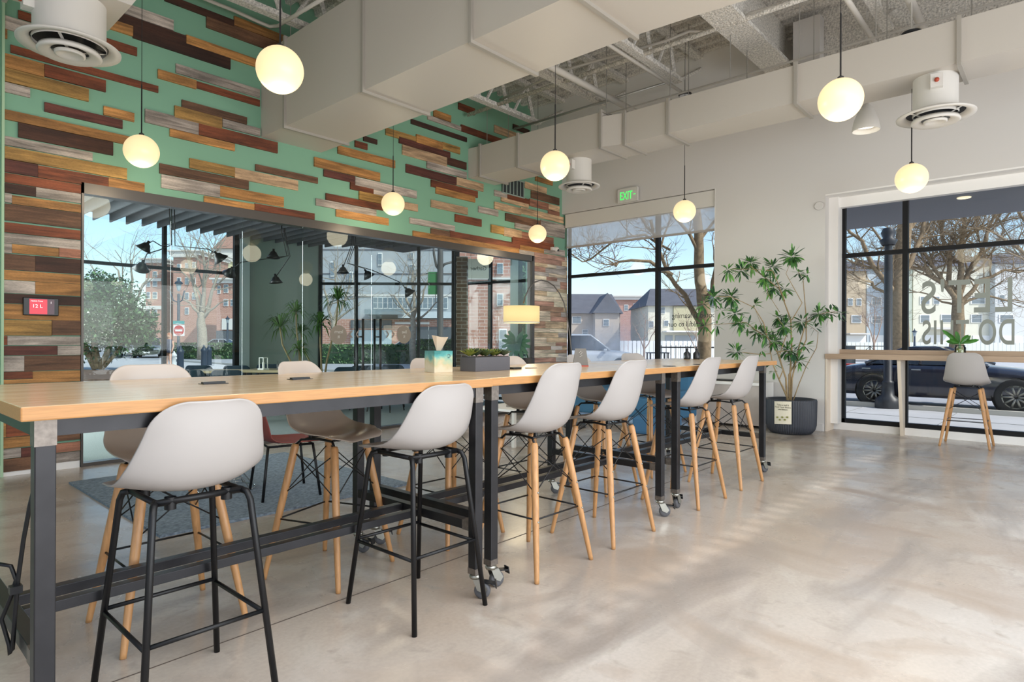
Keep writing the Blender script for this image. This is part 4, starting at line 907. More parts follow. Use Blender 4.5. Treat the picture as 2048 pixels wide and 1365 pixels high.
stems = [([(575, 1050), (545, 985), (510, 900), (470, 800), (460, 740), (400, 745), (340, 740), (270, 730)], .012), ([(570, 1050), (560, 900), (545, 850), (500, 730), (440, 640), (370, 590), (300, 540), (240, 530)], .014), ([(585, 1050), (590, 850), (600, 700), (590, 520), (550, 400), (520, 320), (430, 250), (330, 170)], .014),
         ([(580, 1050), (575, 880), (640, 760), (690, 650), (690, 500), (680, 400), (670, 250), (640, 210)], .012), ([(600, 1050), (640, 940), (690, 820), (760, 700), (770, 600), (690, 540)], .008), ([(590, 1050), (600, 900), (640, 700), (690, 540), (760, 490), (830, 470), (900, 470)], .012),
         ([(570, 1040), (540, 960), (510, 910), (540, 850), (520, 750), (560, 620), (540, 560), (500, 500)], .011), ([(440, 640), (410, 540), (350, 440), (270, 400), (200, 370), (100, 370)], .008), ([(300, 540), (200, 545), (100, 550), (30, 560)], .006), ([(550, 400), (500, 260), (470, 200), (300, 190), (200, 190)], .007),
         ([(600, 520), (660, 410), (600, 300), (560, 220), (600, 110)], .007), ([(500, 730), (560, 720), (620, 790), (640, 800)], .007), ([(460, 740), (455, 650), (480, 620)], .008), ([(430, 620), (380, 500), (350, 420)], .004), ([(520, 470), (440, 350), (430, 290), (300, 270)], .004), ([(540, 380), (580, 350), (585, 330)], .004)]
mb = MB()
for k, (ps, r) in enumerate(stems):
    off = rg.uniform(-.2, .06); m_ = len(ps)
    wp = []
    for i, (x, y) in enumerate(ps):
        base = i / (m_ - 1) if ps[0][1] > 1000 else .8
        wp.append(g_at(x + rg.uniform(-4, 4), y, dpl + off * base))
    mb.tube(wp, [r * (1 - .65 * i / (m_ - 1)) for i in range(m_)], 7)
mb.build('stems', stemm, t, True)
clus = [(600, 110, 75, 46), (330, 150, 75, 40), (270, 200, 60, 26), (180, 195, 62, 16), (470, 175, 60, 30), (420, 250, 60, 28), (470, 310, 70, 34), (550, 320, 45, 14), (90, 375, 70, 28), (200, 370, 70, 38), (20, 420, 60, 18), (230, 480, 60, 26), (260, 540, 60, 22), (370, 600, 65, 28), (430, 620, 50, 20), (510, 505, 60, 24), (545, 560, 65, 34),
        (480, 660, 70, 38), (570, 720, 75, 34), (240, 730, 60, 24), (640, 790, 60, 26), (600, 740, 50, 18), (770, 480, 65, 32), (850, 480, 60, 20), (905, 475, 40, 10), (30, 560, 55, 16), (660, 530, 60, 18), (355, 420, 22, 8), (695, 225, 26, 8), (640, 215, 35, 8), (110, 560, 35, 4), (480, 855, 20, 3), (680, 690, 35, 8), (400, 720, 15, 2), (470, 800, 22, 4), (135, 460, 40, 5), (310, 560, 45, 8), (750, 570, 30, 4)]
lm3 = [mat('plant_leaf_bright', '6ba350', .4, var=.2, vscale=8), mat('plant_leaf_mid', '4d8044', .4, var=.2, vscale=8), mat('plant_leaf_deep', '355a40', .4, var=.2, vscale=8)]
mb = MB()
for (x, y, R_, n_) in clus:
    c0 = g_at(x, y, dpl + rg.uniform(-.25, .08)); Rm = R_ / GS * dpl / FPX
    for i in range(int(n_ * 2.0)):
        mb.mi = rg.choices((0, 1, 2), (3, 4, 3))[0]
        d_ = V((rg.gauss(0, 1), rg.gauss(0, 1), rg.gauss(0, .8))).normalized(); L_ = rg.uniform(.09, .15); b_ = c0 + d_ * Rm * rg.uniform(.0, .5) * 1.0
        d_ = (d_ + V((0, 0, rg.uniform(-.35, .2)))).normalized(); s_ = d_.cross(V((rg.uniform(-.4, .4), rg.uniform(-.4, .4), 1))).normalized(); w_ = L_ * .1 + .002; dn_ = V((0, 0, -.012))
        mb.add([b_, b_ + d_ * L_ * .4 + s_ * w_, b_ + d_ * L_ * .4 - s_ * w_, b_ + d_ * L_ * .75 + s_ * w_ * .8 + dn_ * .5, b_ + d_ * L_ * .75 - s_ * w_ * .8 + dn_ * .5, b_ + d_ * L_ + dn_], [(0, 1, 2), (1, 3, 4, 2), (3, 5, 4)])
mb.build('foliage', lm3, t)
# vase with cutting on the counter
c = onx(1920, 708, WX + .12); t = empty('glass_vase', (WX + .13, c.y, 1.1), 'clear glass jar with a leafy cutting on the window counter above the lone stool', 'vase')
cz0 = onx(1655, 708, WX).z; t.location.z = cz0
MB().lathe([(.001, .004), (.055, .004), (.06, .02), (.06, .1), (.05, .115), (.052, .13)], n=28).build('jar', JAR, t, True, solid=.003)
MB().lathe([(.001, .01), (.05, .01), (.053, .09), (.001, .09)], n=24).build('moss_and_water', mat('mossy_water', '9a9d5a', .4, var=.4, vscale=30), t, True)
mb = MB(); mb.tube([(0, 0, .08), (.0, .01, .17)], .012, 8)
for k, (a_, el_, L_) in enumerate(((1.6, .75, .26), (.9, 1.2, .17), (-.5, .4, .17), (-1.5, .25, .2), (2.6, .3, .16), (1.3, .2, .16), (-2.2, .8, .15), (-1.3, .75, .15))):
    d_ = V((cos(a_) * cos(el_) * .7, sin(a_) * cos(el_), sin(el_))).normalized(); s_ = d_.cross(V((1, 0, .2))).normalized(); b_ = V((0, 0, .15)); w_ = .026
    mb.add([b_ - s_ * .004, b_ + s_ * .004, b_ + d_ * L_ * .5 + s_ * w_ + V((-.006, 0, 0)), b_ + d_ * L_ * .5 - s_ * w_ + V((-.006, 0, 0)), b_ + d_ * L_ * .82 + s_ * w_ * .75, b_ + d_ * L_ * .82 - s_ * w_ * .75, b_ + d_ * L_, b_ + d_ * L_ * .5 + V((.006, 0, 0))],
           [(0, 1, 7), (1, 2, 7), (0, 7, 3), (7, 2, 4), (7, 5, 3), (7, 4, 6), (7, 6, 5)])
mb.build('cutting', mat('cutting_leaf', '3f7a2e', .35, var=.3, vscale=10), t)

# ================================================================== MEETING ROOM
MY = 12.25; Zc = 3.46
darkc = mat('meeting_ceiling', '2c2e33', .9)
struct(MB().box((-3, WY + .15, Zc), (9.75, 12.45, Zc + .1)).build('ceiling_meeting_room', darkc))
struct(MB().box((-3.1, WY + .15, -.1), (-3, 12.45, Zc)).build('wall_meeting_left', offw))
felt = mat('charcoal_felt', '474a50', .95, bump=.3, bscale=180)
bf = empty('ceiling_baffles', (0, 0, Zc), 'row of charcoal felt baffles hanging from the meeting room ceiling', 'ceiling baffles')
x = 1.75; bi = 0
while x < 9.2:
    ye = 12.0 if x < 7.0 else 12.0 - (x - 7.0) * 1.11 - .15
    if ye > 7.8: MB().box((x, 7.5, -.24), (x + .024, ye, -.0)).build('baffle', felt, bf)
    x += .243; bi += 1
def seg_hit(px, A, B):
    r = ray(px, 690); dx, dy = B[0] - A[0], B[1] - A[1]; det = r.x * dy - r.y * dx
    s_ = (r.x * -A[1] + r.y * A[0]) / det if False else None
    # solve r*t = A + s*(B-A)
    s_ = (A[0] * r.y - A[1] * r.x) / (dy * r.x - dx * r.y); return (A[0] + dx * s_, A[1] + dy * s_)
def facade(name, A, B, pxs, zs, z0, z1, m=frameb, w=.06, gm=GLASS):
    Av = V((A[0], A[1], 0)); Bv = V((B[0], B[1], 0)); mb = MB(); tdir = (Bv - Av).normalized()
    ps = [Av] + [V(seg_hit(p, A, B) + (0,)) for p in pxs] + [Bv]
    for p_ in ps: mb.bar(p_ + V((0, 0, z0)), p_ + V((0, 0, z1)), w, .09, tdir.cross(UP))
    for z in [z0 + .03, z1 - .03] + zs: mb.bar(Av + V((0, 0, z)), Bv + V((0, 0, z)), .08, .055)
    o = struct(mb.build(name, m))
    for a_, b_ in zip(ps[:-1], ps[1:]): MB().bar(a_ + V((0, 0, (z0 + z1) / 2)), b_ + V((0, 0, (z0 + z1) / 2)), .008, z1 - z0).build('pane', gm, o)
    return o
facade('window_4', (-3, MY), (5.5, MY), [175 - 190, 180 - 300, 328, 470], [2.55], .05, Zc)
A_, B_ = (7.1, 11.9), (8.98, 9.78)
facade('window_5', A_, B_, [712, 837], [2.46], .05, Zc)
facade('window_6', (9.02, 9.7), (9.5, 7.55), [980, 1040], [2.46], .05, Zc)
struct(MB().prism([(5.5, MY - .1), (5.68, MY - .1), (5.68, MY + .15), (5.5, MY + .15)], 0, Zc).build('trim_7', mat('pale_column', 'c3ccd2', .5)))
gw = mat('grey_green_wall', '98a29e', .7)
struct(MB().prism([(5.68, MY + .1), (7.08, 11.92), (7.12, 12.1), (5.68, MY + .25)], 0, Zc).build('wall_meeting_rear', gw))
brick = D.materials.new('brown_brick'); brick.use_nodes = True; nt = brick.node_tree; p = nt.nodes['Principled BSDF']; tc = nt.nodes.new('ShaderNodeTexCoord'); br = nt.nodes.new('ShaderNodeTexBrick')
mp = nt.nodes.new('ShaderNodeMapping'); mp.inputs['Rotation'].default_value = (radians(90), 0, 0); nt.links.new(tc.outputs['Object'], mp.inputs[0]); nt.links.new(mp.outputs[0], br.inputs[0])
br.inputs['Scale'].default_value = 1; br.inputs['Brick Width'].default_value = .21; br.inputs['Row Height'].default_value = .075; br.inputs['Mortar Size'].default_value = .006
br.inputs['Color1'].default_value = srgb('8a6f5f'); br.inputs['Color2'].default_value = srgb('76604f'); br.inputs['Mortar'].default_value = srgb('b5aba0'); nt.links.new(br.outputs[0], p.inputs['Base Color']); p.inputs['Roughness'].default_value = .9
c = at(924, 690, 12.6); tag(MB().box((-.11, -.11, 0), (.11, .11, 2.95)).build('brick_pillar', brick, loc=(c.x, c.y, 0), rz=radians(YAW - 90)), 'narrow brown brick pillar at the corner of the meeting room', 'pillar')
c = at(1028, 690, 11.9); tag(MB().box((-.075, -.075, 0), (.075, .075, 3.2)).build('white_column', mat('pale_column', 'c3ccd2', .5), loc=(c.x, c.y, 0), rz=radians(YAW - 90)), 'slim pale column at the right of the meeting room', 'column')
c = at(957, 538, 12.0); t = empty('hanging_sign', c, 'square white sign with grey lettering hanging behind the meeting room glass', 'sign', rz=radians(YAW - 90))
MB().box((-.2, -.01, -.19), (.2, .01, .19)).build('board', white, t); MB().tube([(-.15, 0, .19), (-.15, 0, Zc - c.z)], .003).build('cable', wire, t); MB().tube([(.15, 0, .19), (.15, 0, Zc - c.z)], .003).build('cable', wire, t)
text('sign_lettering', 'Gather', .11, face_mw(c + V((FW.x * -.014, FW.y * -.014, -.03)), -FW) @ Matrix.Diagonal((-1, 1, 1, 1)), dkl, t)
# furniture in there
navy = mat('navy_shell', '22384a', .5)
pch = plain_chair(navy, wire, .8, 'shell_chair', .52); first = True
spots = [(222, 9.2, 2.3, 'dark blue shell chair alone before the mulch bed'), (385, 9.5, .2, 'dark shell chair just right of the tall stool back'), (333, 10.6, .1, 'dark shell chair hidden behind the tall stool back'), (408, 11.2, .1, 'dark shell chair at the far side of the meeting table, left'), (462, 9.5, .2, 'dark shell chair left of the table with the lantern'),
         (482, 11.2, .1, 'dark shell chair behind the table with the lantern'), (545, 11.9, .1, 'dark shell chair beyond the lantern'), (690, 10.8, .5, 'dark blue shell chair left of the door pulls'), (720, 11.4, .5, 'dark shell chair half behind the door pulls'), (772, 11.0, -.4, 'dark shell chair right of the door pulls'), (797, 11.9, -.3, 'dark shell chair with a light seat, far right')]
for px, d, r, l in spots:
    o = pch if first else copy_tree(pch); first = False
    c = at(px, 690, d); put(o, c.x, c.y, radians(YAW - 90) + pi * .0 + r, l, 'chair', 'dark shell chairs in the meeting room')
mt = mat('light_wood_top', 'cdb692', .5)
def simple_table(c, w, d_, rz, label):
    t = empty('meeting_table', (c.x, c.y, 0), label, 'table', rz=rz)
    MB().box((-w / 2, -d_ / 2, .71), (w / 2, d_ / 2, .75)).build('tabletop', mt, t, bevel=.004)
    for sx in (-1, 1):
        for sy in (-1, 1): MB().box((sx * (w / 2 - .08) - .02, sy * (d_ / 2 - .08) - .02, 0), (sx * (w / 2 - .08) + .02, sy * (d_ / 2 - .08) + .02, .71)).build('leg', steel, t)
simple_table(at(545, 690, 10.6), .85, .7, radians(YAW - 90), 'light wood meeting table carrying the lantern'); simple_table(at(432, 690, 10.3), .8, .7, radians(YAW - 90), 'light wood meeting table among the dark chairs')
c = at(527, 690, 10.5); t = empty('table_lantern', (c.x, c.y, .75), 'small white open lantern on the light wood meeting table', 'lantern', rz=.3)
mb = MB().cbox((0, 0, .01), (.13, .13, .02)).cbox((0, 0, .2), (.1, .1, .012))
for sx in (-1, 1):
    for sy in (-1, 1): mb.box((sx * .045 - .006, sy * .045 - .006, .02), (sx * .045 + .006, sy * .045 + .006, .2))
mb.build('frame', trimw, t); MB().lathe([(.02, .02), (.02, .12), (.001, .125)], n=14).build('candle', trimw, t)
c = at(558, 690, 10.5); tag(MB().lathe([(.001, 0), (.035, 0), (.038, .09), (.034, .09), (.03, .01)], n=18).tube([(0, 0, .02), (.03, .01, .15)], .003).tube([(0, 0, .02), (-.03, .0, .15)], .003).tube([(0, 0, .02), (0, .03, .14)], .003).build('pen_cup', char, loc=(c.x, c.y, .75)), 'dark pencil cup right of the lantern', 'cup')
# black multi-arm ceiling lamps
def cone(par, org, tip, aim, sz=.115):
    aim = V(aim).normalized(); M = aim.to_track_quat('Z', 'Y').to_matrix()
    o = MB().lathe([(.018, -.06), (.02, -.02), (.05, .0), (sz * .6, .04), (sz, .1)], n=24, M=M).build('lamp_shade', blackm, par, True, solid=.003); o.location = tip - org
    i = MB().lathe([(.001, .035), (.04, .035)], n=16, M=M).build('bulb', mat('lit_bulb', 'ffffff', .5, emit=1.2, ecol='fff6e6'), o); return o
def mantis(label, mount, d, arms):
    m0 = at(mount[0], mount[1], d); m0.z = Zc - .001; t = empty('articulated_ceiling_lamp', m0, label, 'lamp', 'black articulated lamps in the meeting room')
    MB().lathe([(.001, -.02), (.07, -.02), (.07, 0)], n=20).build('ceiling_rose', blackm, t)
    for ps, aim in arms:
        w_ = [at(p_[0], p_[1], d + (p_[2] if len(p_) > 2 else 0)) - m0 for p_ in ps]
        w_[0].z = max(w_[0].z, -.02) if False else w_[0].z
        MB().tube([V((w_[0].x, w_[0].y, 0))] + w_, .008, 8).build('arm', blackm, t, True)
        cone(t, m0, m0 + w_[-1], aim)
mantis('black articulated lamp with three shades over the left of the meeting room', (346, 420), 9.3, [([(339, 425), (342, 488), (322, 492), (306, 482), (294, 489)], FW * -.1 + RT * -.5 + UP * -.8), ([(343, 425), (343, 490), (320, 500), (294, 508), (285, 528)], FW * .4 + RT * -.5 + UP * -.8), ([(349, 425), (350, 492), (418, 499), (434, 510)], FW * .5 + RT * .5 + UP * -.8)])
mantis('black articulated lamp with three shades in the middle of the meeting room', (567, 462), 10.9, [([(563, 465), (574, 513), (560, 516), (547, 505)], FW * -.1 + UP * -1), ([(568, 465), (577, 512), (482, 525), (462, 540)], FW * .5 + RT * -.6 + UP * -.8), ([(570, 465), (580, 513), (551, 555)], UP * -1 + RT * .1)])
mantis('black articulated lamp with three shades at the right of the meeting room', (707, 484), 11.6, [([(704, 488), (690, 525), (686, 536)], UP * -1), ([(707, 488), (694, 527), (728, 537), (733, 545)], UP * -.8 + RT * .5), ([(711, 488), (697, 527), (745, 541), (800, 565), (814, 580)], UP * -.8 + RT * .6)])
# dracaenas
dr = mat('dracaena_leaf', '55793e', .45, var=.3, vscale=6)
def dracaena(label, base, d, heads):
    b = at(base[0], base[1], d); b.z = 0; t = empty('potted_dracaena', b, label, 'plant', 'dracaenas in the meeting room')
    MB().lathe([(.001, 0), (.15, 0), (.19, .35), (.17, .35), (.001, .32)], n=24).build('pot', char, t, True)
    mb = MB(); mf = MB(); rr = random.Random(base[0])
    for hx, hy, R_ in heads:
        h = at(hx, hy, d + rr.uniform(-.2, .2)) - b; mb.tube([V((0, 0, .3)), V((h.x * .3, h.y * .3, h.z * .45)), V((h.x * .9, h.y * .9, h.z * .8)), h], [.02, .018, .014, .012], 8)
        for i in range(60):
            a_ = rr.uniform(0, 2 * pi); el_ = rr.uniform(-.5, 1.4); L_ = R_ * rr.uniform(.8, 1.15); d_ = V((cos(a_) * cos(el_), sin(a_) * cos(el_), sin(el_))); s_ = V((-sin(a_), cos(a_), 0)) * .013
            m_ = h + d_ * L_ * .55; e_ = h + d_ * L_ * .9 + V((0, 0, -L_ * .38)); mf.add([h + s_ * .6, h - s_ * .6, m_ - s_, m_ + s_, e_], [(0, 1, 2, 3), (3, 2, 4)])
    mb.build('trunk', stemm, t, True); mf.build('foliage', dr, t)
dracaena('spiky dracaena with its tallest tuft before the meeting room glazing', (645, 690), 11.2, [(676, 600, .42), (640, 647, .4), (602, 665, .3)])
dracaena('spiky dracaena with drooping tufts left of the taller one', (608, 690), 10.8, [(560, 655, .42), (592, 625, .36), (598, 700, .3)])
# monstera
b = at(1058, 690, 11.0); t = empty('monstera_plant', (b.x, b.y, 0), 'monstera leaf in a dark vase below the drum lamp, behind the glass', 'plant')
MB().lathe([(.001, 0), (.09, 0), (.12, .3), (.1, .95), (.09, .95), (.08, .1)], n=22).build('pot', char, t, True)
lc2 = at(1032, 688, 11.0) - V((b.x, b.y, 0)); mb = MB(); M3 = [RT, (UP + FW * .2).normalized()]
for i in range(-6, 7):
    a_ = radians(90 + i * 24); r1 = .3 * (1 - .25 * abs(i) / 6); p0 = lc2 + UP * .03; dd_ = M3[0] * cos(a_) + M3[1] * sin(a_) * -1.1; w_ = (M3[0] * -sin(a_) - M3[1] * cos(a_)) * .042
    mb.add([p0, p0 + dd_ * r1 * .55 + w_, p0 + dd_ * r1 * .55 - w_, p0 + dd_ * r1 + w_ * .5, p0 + dd_ * r1 - w_ * .5, p0 + dd_ * r1 * .3 + w_ * .9, p0 + dd_ * r1 * .3 - w_ * .9], [(0, 5, 6), (5, 1, 2, 6), (1, 3, 4, 2)])
mb.build('leaf', mat('monstera_leaf', '2f6a4e', .35), t); MB().tube([V((0, 0, .9)), lc2 * .5 + V((.02, 0, .6)), lc2], .01, 8).build('stalk', leafd, t, True)
# office chair base behind the partition
t = empty('office_chair', (1.42, 8.12, 0), 'black office chair on casters at the left edge of the glass partition', 'chair')
MB().lathe([(.03, .1), (.03, .45), (.001, .45)], n=14).build('gas_post', blackm, t, True); MB().cbox((0, 0, .48), (.48, .48, .07)).build('seat', char, t, bevel=.03); MB().cbox((0, .25, .8), (.44, .06, .5)).build('backrest', char, t, bevel=.03)
for k in range(5):
    a_ = -.65 + k * 2 * pi / 5; e_ = V((cos(a_) * .33, sin(a_) * .33, .09)); MB().tube([V((0, 0, .12)), e_ * .7 + V((0, 0, .05)), e_], .018, 8).build('leg', blackm, t, True)
    MB().lathe([(.001, -.02), (.03, -.02), (.03, .02), (.001, .02)], (e_.x, e_.y, .03), 14, Matrix.Rotation(radians(90), 4, 'X')).build('caster', blackm, t, True)

# ================================================================== OUTDOORS
GZ = -.1
pave = mat('pale_paving', 'c4c4c6', .9, var=.06, vscale=1.5); asph = mat('asphalt', 'a9abb0', .95, var=.08, vscale=2); kerb = mat('concrete_kerb', 'bdbab2', .9)
struct(MB().add([(-160, -160, GZ), (220, -160, GZ), (220, 220, GZ), (-160, 220, GZ)], [(0, 1, 2, 3)]).build('floor_outside_paving', pave))
o = MB().add([(14.75, -160, GZ + .004), (34, -160, GZ + .004), (34, 160, GZ + .004), (14.75, 160, GZ + .004)], [(0, 1, 2, 3)]).build('floor_street', asph); struct(o)
struct(MB().box((14.6, -60, GZ), (14.75, 40, GZ + .09)).build('trim_8', kerb))
mb = MB()
for i in range(-6, 12): mb.box((9.95, i * 1.6, GZ + .001), (14.6, i * 1.6 + .012, GZ + .006))
for i in (1, 2): mb.box((9.95 + i * 1.6, -12, GZ + .001), (9.962 + i * 1.6, 16, GZ + .006))
struct(mb.build('trim_9', mat('paving_joint', '9c9c9c', .9)))
struct(MB().box((9.95, -9, 3.32), (12.6, 3.1, 3.8)).build('ceiling_canopy', mat('canopy_grey', '85858a', .8)))
c = at(1928, 395, 9.2); c = onz(1928, 395, 3.315); tag(MB().lathe([(.001, -.004), (.07, -.004), (.085, 0), (.085, -.01), (.07, -.012)], n=24).build('canopy_downlight', mat('warm_lit_rim', 'f6e8c8', .5, emit=.6), loc=c), 'round recessed downlight in the grey canopy outside the wide window', 'light')
RZV = radians(YAW - 90)
def place(name, px, d, z, label, cat, group=None, rz=RZV):
    c = at(px, 690, d); return empty(name, (c.x, c.y, z), label, cat, group, rz)
def K(px0, px1, d): return (px1 - px0) / FPX * d
def Zp(py, d, px=1024): return at(px, py, d).z
# --- bare trees
def limb(mb, pts, r0, r1, rnd, tw, depth=0, tl=1.0):
    N = len(pts); rs = [r0 + (r1 - r0) * i / (N - 1) for i in range(N)]
    mb.tube(pts, rs, 6 if r0 > .03 else 4, cap=False)
    if depth >= 3: return
    L = sum((pts[i + 1] - pts[i]).length for i in range(N - 1)); n = int(tw * L + .5)
    for k in range(n):
        f = rnd.uniform(.15, 1) ** .8 * (N - 1); i = min(int(f), N - 2); q = pts[i].lerp(pts[i + 1], f - i); t_ = (pts[i + 1] - pts[i]).normalized()
        a = (t_ * rnd.uniform(.3, .9) + V((rnd.gauss(0, .6), rnd.gauss(0, .6), rnd.gauss(.25, .4)))).normalized()
        ln = tl * rnd.uniform(.5, 1.1) * (.62 ** depth) ; r = max(.0035, min(rs[i] * .5, .022 * tl * .55 ** depth))
        ps = [q]; d_ = a
        for s_ in range(4):
            ps.append(ps[-1] + d_ * ln / 4); d_ = (d_ + V((rnd.gauss(0, .16), rnd.gauss(0, .16), rnd.gauss(.05, .14)))).normalized()
        limb(mb, ps, r, max(.002, r * .4), rnd, tw * 1.5, depth + 1, tl)
def rough(pts, rnd, j): 
    out = [pts[0]]
    for a, b in zip(pts[:-1], pts[1:]):
        out += [a.lerp(b, .5) + V((rnd.gauss(0, j), rnd.gauss(0, j), rnd.gauss(0, j))), b]
    return out
def bare_tree(px, d, label, trunk, limbs, r, tw=2.2, tl=1.1, m=bark, seed=1, group='bare trees outside'):
    rnd = random.Random(seed); b = at(px, 690, d); b.z = GZ; t = empty('bare_tree', b, label, 'tree', group)
    f = lambda p: at(p[0], p[1], d + (p[2] if len(p) > 2 else 0)) - b
    mb = MB(); tp = rough([V((0, 0, 0))] + [f(p) for p in trunk], rnd, r * .15)
    mb.tube(tp, [r * (1.15 - .45 * i / (len(tp) - 1)) for i in range(len(tp))], 12); mb.build('trunk', m, t, True)
    mb = MB()
    for lp, r0 in limbs: limb(mb, rough([f(p) for p in lp], rnd, .04 * tl), r0, r0 * .3, rnd, tw, 0, tl)
    mb.build('branches', m, t, True); return t
bare_tree(1412, 13.5, 'large bare tree just outside the window with the roller blind', [(1410, 640), (1405, 600), (1400, 565), (1398, 500), (1392, 420)],
  [([(1412, 690), (1396, 640, .2), (1370, 590, .3), (1335, 545, .3), (1318, 500, .2), (1300, 440)], .075), ([(1345, 550), (1300, 523), (1262, 521), (1232, 533), (1218, 521)], .045), ([(1410, 600), (1425, 565, -.3), (1434, 520, -.5), (1450, 430, -.6)], .055), ([(1400, 520), (1380, 470), (1345, 430), (1300, 400), (1220, 390)], .045),
   ([(1392, 430), (1400, 350), (1390, 300)], .06), ([(1340, 500, .4), (1290, 470), (1230, 480), (1180, 520, .5), (1165, 524), (1140, 505), (1120, 470)], .03), ([(1400, 480), (1430, 440), (1480, 400)], .04), ([(1310, 470), (1280, 430), (1200, 420), (1130, 440)], .03), ([(1320, 500), (1340, 440), (1350, 380)], .03)], .13, 4.2, .85, seed=3)
bare_tree(1797, 17, 'bare tree behind the black lamppost outside the wide window', [(1798, 640), (1798, 560), (1805, 500), (1812, 440), (1820, 380)],
  [([(1798, 610), (1770, 585), (1745, 565), (1715, 555), (1690, 548)], .05), ([(1800, 600), (1760, 550), (1735, 510), (1700, 465), (1670, 430)], .09), ([(1800, 560), (1830, 500), (1850, 430), (1870, 370)], .08), ([(1815, 440), (1780, 380), (1760, 330)], .07), ([(1812, 470), (1860, 410), (1900, 350)], .05), ([(1790, 520), (1740, 450), (1690, 440)], .04)], .22, 3.2, 1.4, seed=5)
bare_tree(1917, 21, 'bare spreading tree behind the window lettering', [(1917, 650), (1916, 610), (1914, 580)],
  [([(1916, 620), (1890, 570), (1850, 540), (1810, 530), (1760, 545)], .09), ([(1915, 600), (1900, 520), (1880, 440), (1850, 380)], .1), ([(1915, 590), (1920, 500), (1930, 420), (1935, 350)], .11), ([(1916, 600), (1945, 530), (1975, 460), (2010, 390)], .1), ([(1917, 610), (1960, 560), (2010, 540), (2060, 540)], .08), ([(1916, 600), (1870, 540), (1830, 480), (1800, 440)], .08), ([(1918, 615), (1970, 590), (2030, 600), (2070, 610)], .05), ([(1914, 610), (1860, 590), (1820, 585)], .04)], .2, 3.4, 1.8, seed=8)
bare_tree(2110, 19, 'bare tree whose branches enter from the right edge of the wide window', [(2110, 600), (2110, 540)], [([(2110, 600), (2060, 520), (2010, 480), (1960, 450)], .08), ([(2110, 560), (2070, 460), (2030, 410), (1990, 380)], .07), ([(2110, 540), (2080, 420), (2060, 350)], .07)], .2, 3.2, 1.6, seed=12)
gb = mat('greyish_bark', '9a9184', .9, var=.2, vscale=10)
bare_tree(405, 42, 'tall bare tree behind the hedge, seen through the meeting room', [(404, 660), (402, 640), (403, 625)],
  [([(404, 650), (395, 600), (385, 560), (378, 520)], .16), ([(403, 640), (408, 590), (410, 540), (405, 500)], .18), ([(403, 640), (420, 600), (432, 560), (440, 520)], .15), ([(402, 630), (380, 605), (360, 590)], .1), ([(404, 640), (430, 615), (455, 600)], .1), ([(402, 620), (390, 570), (360, 540)], .1), ([(404, 625), (425, 580), (450, 550)], .1)], .3, 1.0, 3.6, m=gb, seed=21)
bare_tree(262, 55, 'bare tree rising behind the round evergreen', [(262, 620), (262, 590)], [([(262, 610), (240, 560), (225, 530)], .16), ([(262, 600), (265, 560), (262, 520)], .16), ([(262, 610), (285, 570), (300, 540)], .15), ([(262, 600), (210, 560), (190, 540)], .12)], .3, .8, 4.2, m=gb, seed=23)
bare_tree(827, 34, 'pale bare tree before the brick storefront, seen through the meeting room', [(827, 650), (826, 635)], [([(826, 640), (812, 600), (800, 560)], .1), ([(826, 635), (828, 590), (826, 540)], .12), ([(826, 640), (845, 600), (856, 560)], .1), ([(826, 638), (800, 610), (780, 590)], .07), ([(826, 640), (860, 620), (880, 600)], .07)], .17, 1.4, 2.4, m=gb, seed=25)
bare_tree(668, 40, 'bare tree left of the round decal, seen through the meeting room', [(668, 640)], [([(668, 650), (655, 600), (648, 560)], .12), ([(668, 640), (672, 580), (668, 520)], .12), ([(668, 640), (690, 600), (700, 550)], .1), ([(668, 645), (700, 620), (720, 610)], .08)], .22, 1.2, 3.0, m=gb, seed=27)
sb = mat('reddish_twigs', 'a08a7c', .9)
bare_tree(1288, 40, 'small bare tree by the white fence, left of the window bar', [(1288, 680)], [([(1288, 700), (1278, 672), (1270, 655)], .04), ([(1288, 690), (1290, 665), (1292, 640)], .04), ([(1288, 700), (1303, 672), (1312, 652)], .04)], .06, 3, 1.2, m=sb, seed=31)
bare_tree(1394, 30, 'small bare tree beside the big trunk, right of the window bar', [(1394, 700)], [([(1394, 705), (1380, 675), (1368, 655)], .03), ([(1394, 700), (1392, 670), (1396, 650)], .03), ([(1392, 705), (1405, 680), (1415, 660)], .03)], .05, 3, 1.0, m=sb, seed=33)
bare_tree(1748, 60, 'small bare tree before the beige townhouse', [(1748, 670)], [([(1748, 690), (1735, 650), (1725, 625)], .06), ([(1748, 680), (1750, 640), (1748, 610)], .06), ([(1748, 690), (1762, 650), (1772, 625)], .06)], .1, 2, 2.2, m=sb, seed=35)
# --- evergreen, hedges
def leafball(mb, c, R, n, sz, rnd, shellf=.75, sq=(1, 1, 1)):
    for i in range(n):
        d_ = V((rnd.gauss(0, 1), rnd.gauss(0, 1), rnd.gauss(0, 1))).normalized(); q = c + V((d_.x * R * sq[0], d_.y * R * sq[1], d_.z * R * sq[2])) * rnd.uniform(shellf, 1.03)
        u_ = V((rnd.gauss(0, 1), rnd.gauss(0, 1), rnd.gauss(0, 1))).normalized(); w_ = u_.cross(d_).normalized() if abs(u_.dot(d_)) < .95 else u_.orthogonal()
        s_ = sz * rnd.uniform(.6, 1.3); mb.mi = rnd.choice((0, 0, 1, 2)); mb.add([q - u_ * s_, q + w_ * s_ * .5, q + u_ * s_, q - w_ * s_ * .5], [(0, 1, 2, 3)])
eg3 = [mat('evergreen_leaf', '34502f', .5), mat('evergreen_leaf_light', '577a4c', .5), mat('evergreen_leaf_deep', '1f3a20', .5)]
rnd = random.Random(17); d = 27; b = at(212, 690, d); b.z = GZ; t = empty('evergreen_tree', b, 'large round evergreen tree on the mulch bed, seen through the meeting room', 'tree')
mb = MB()
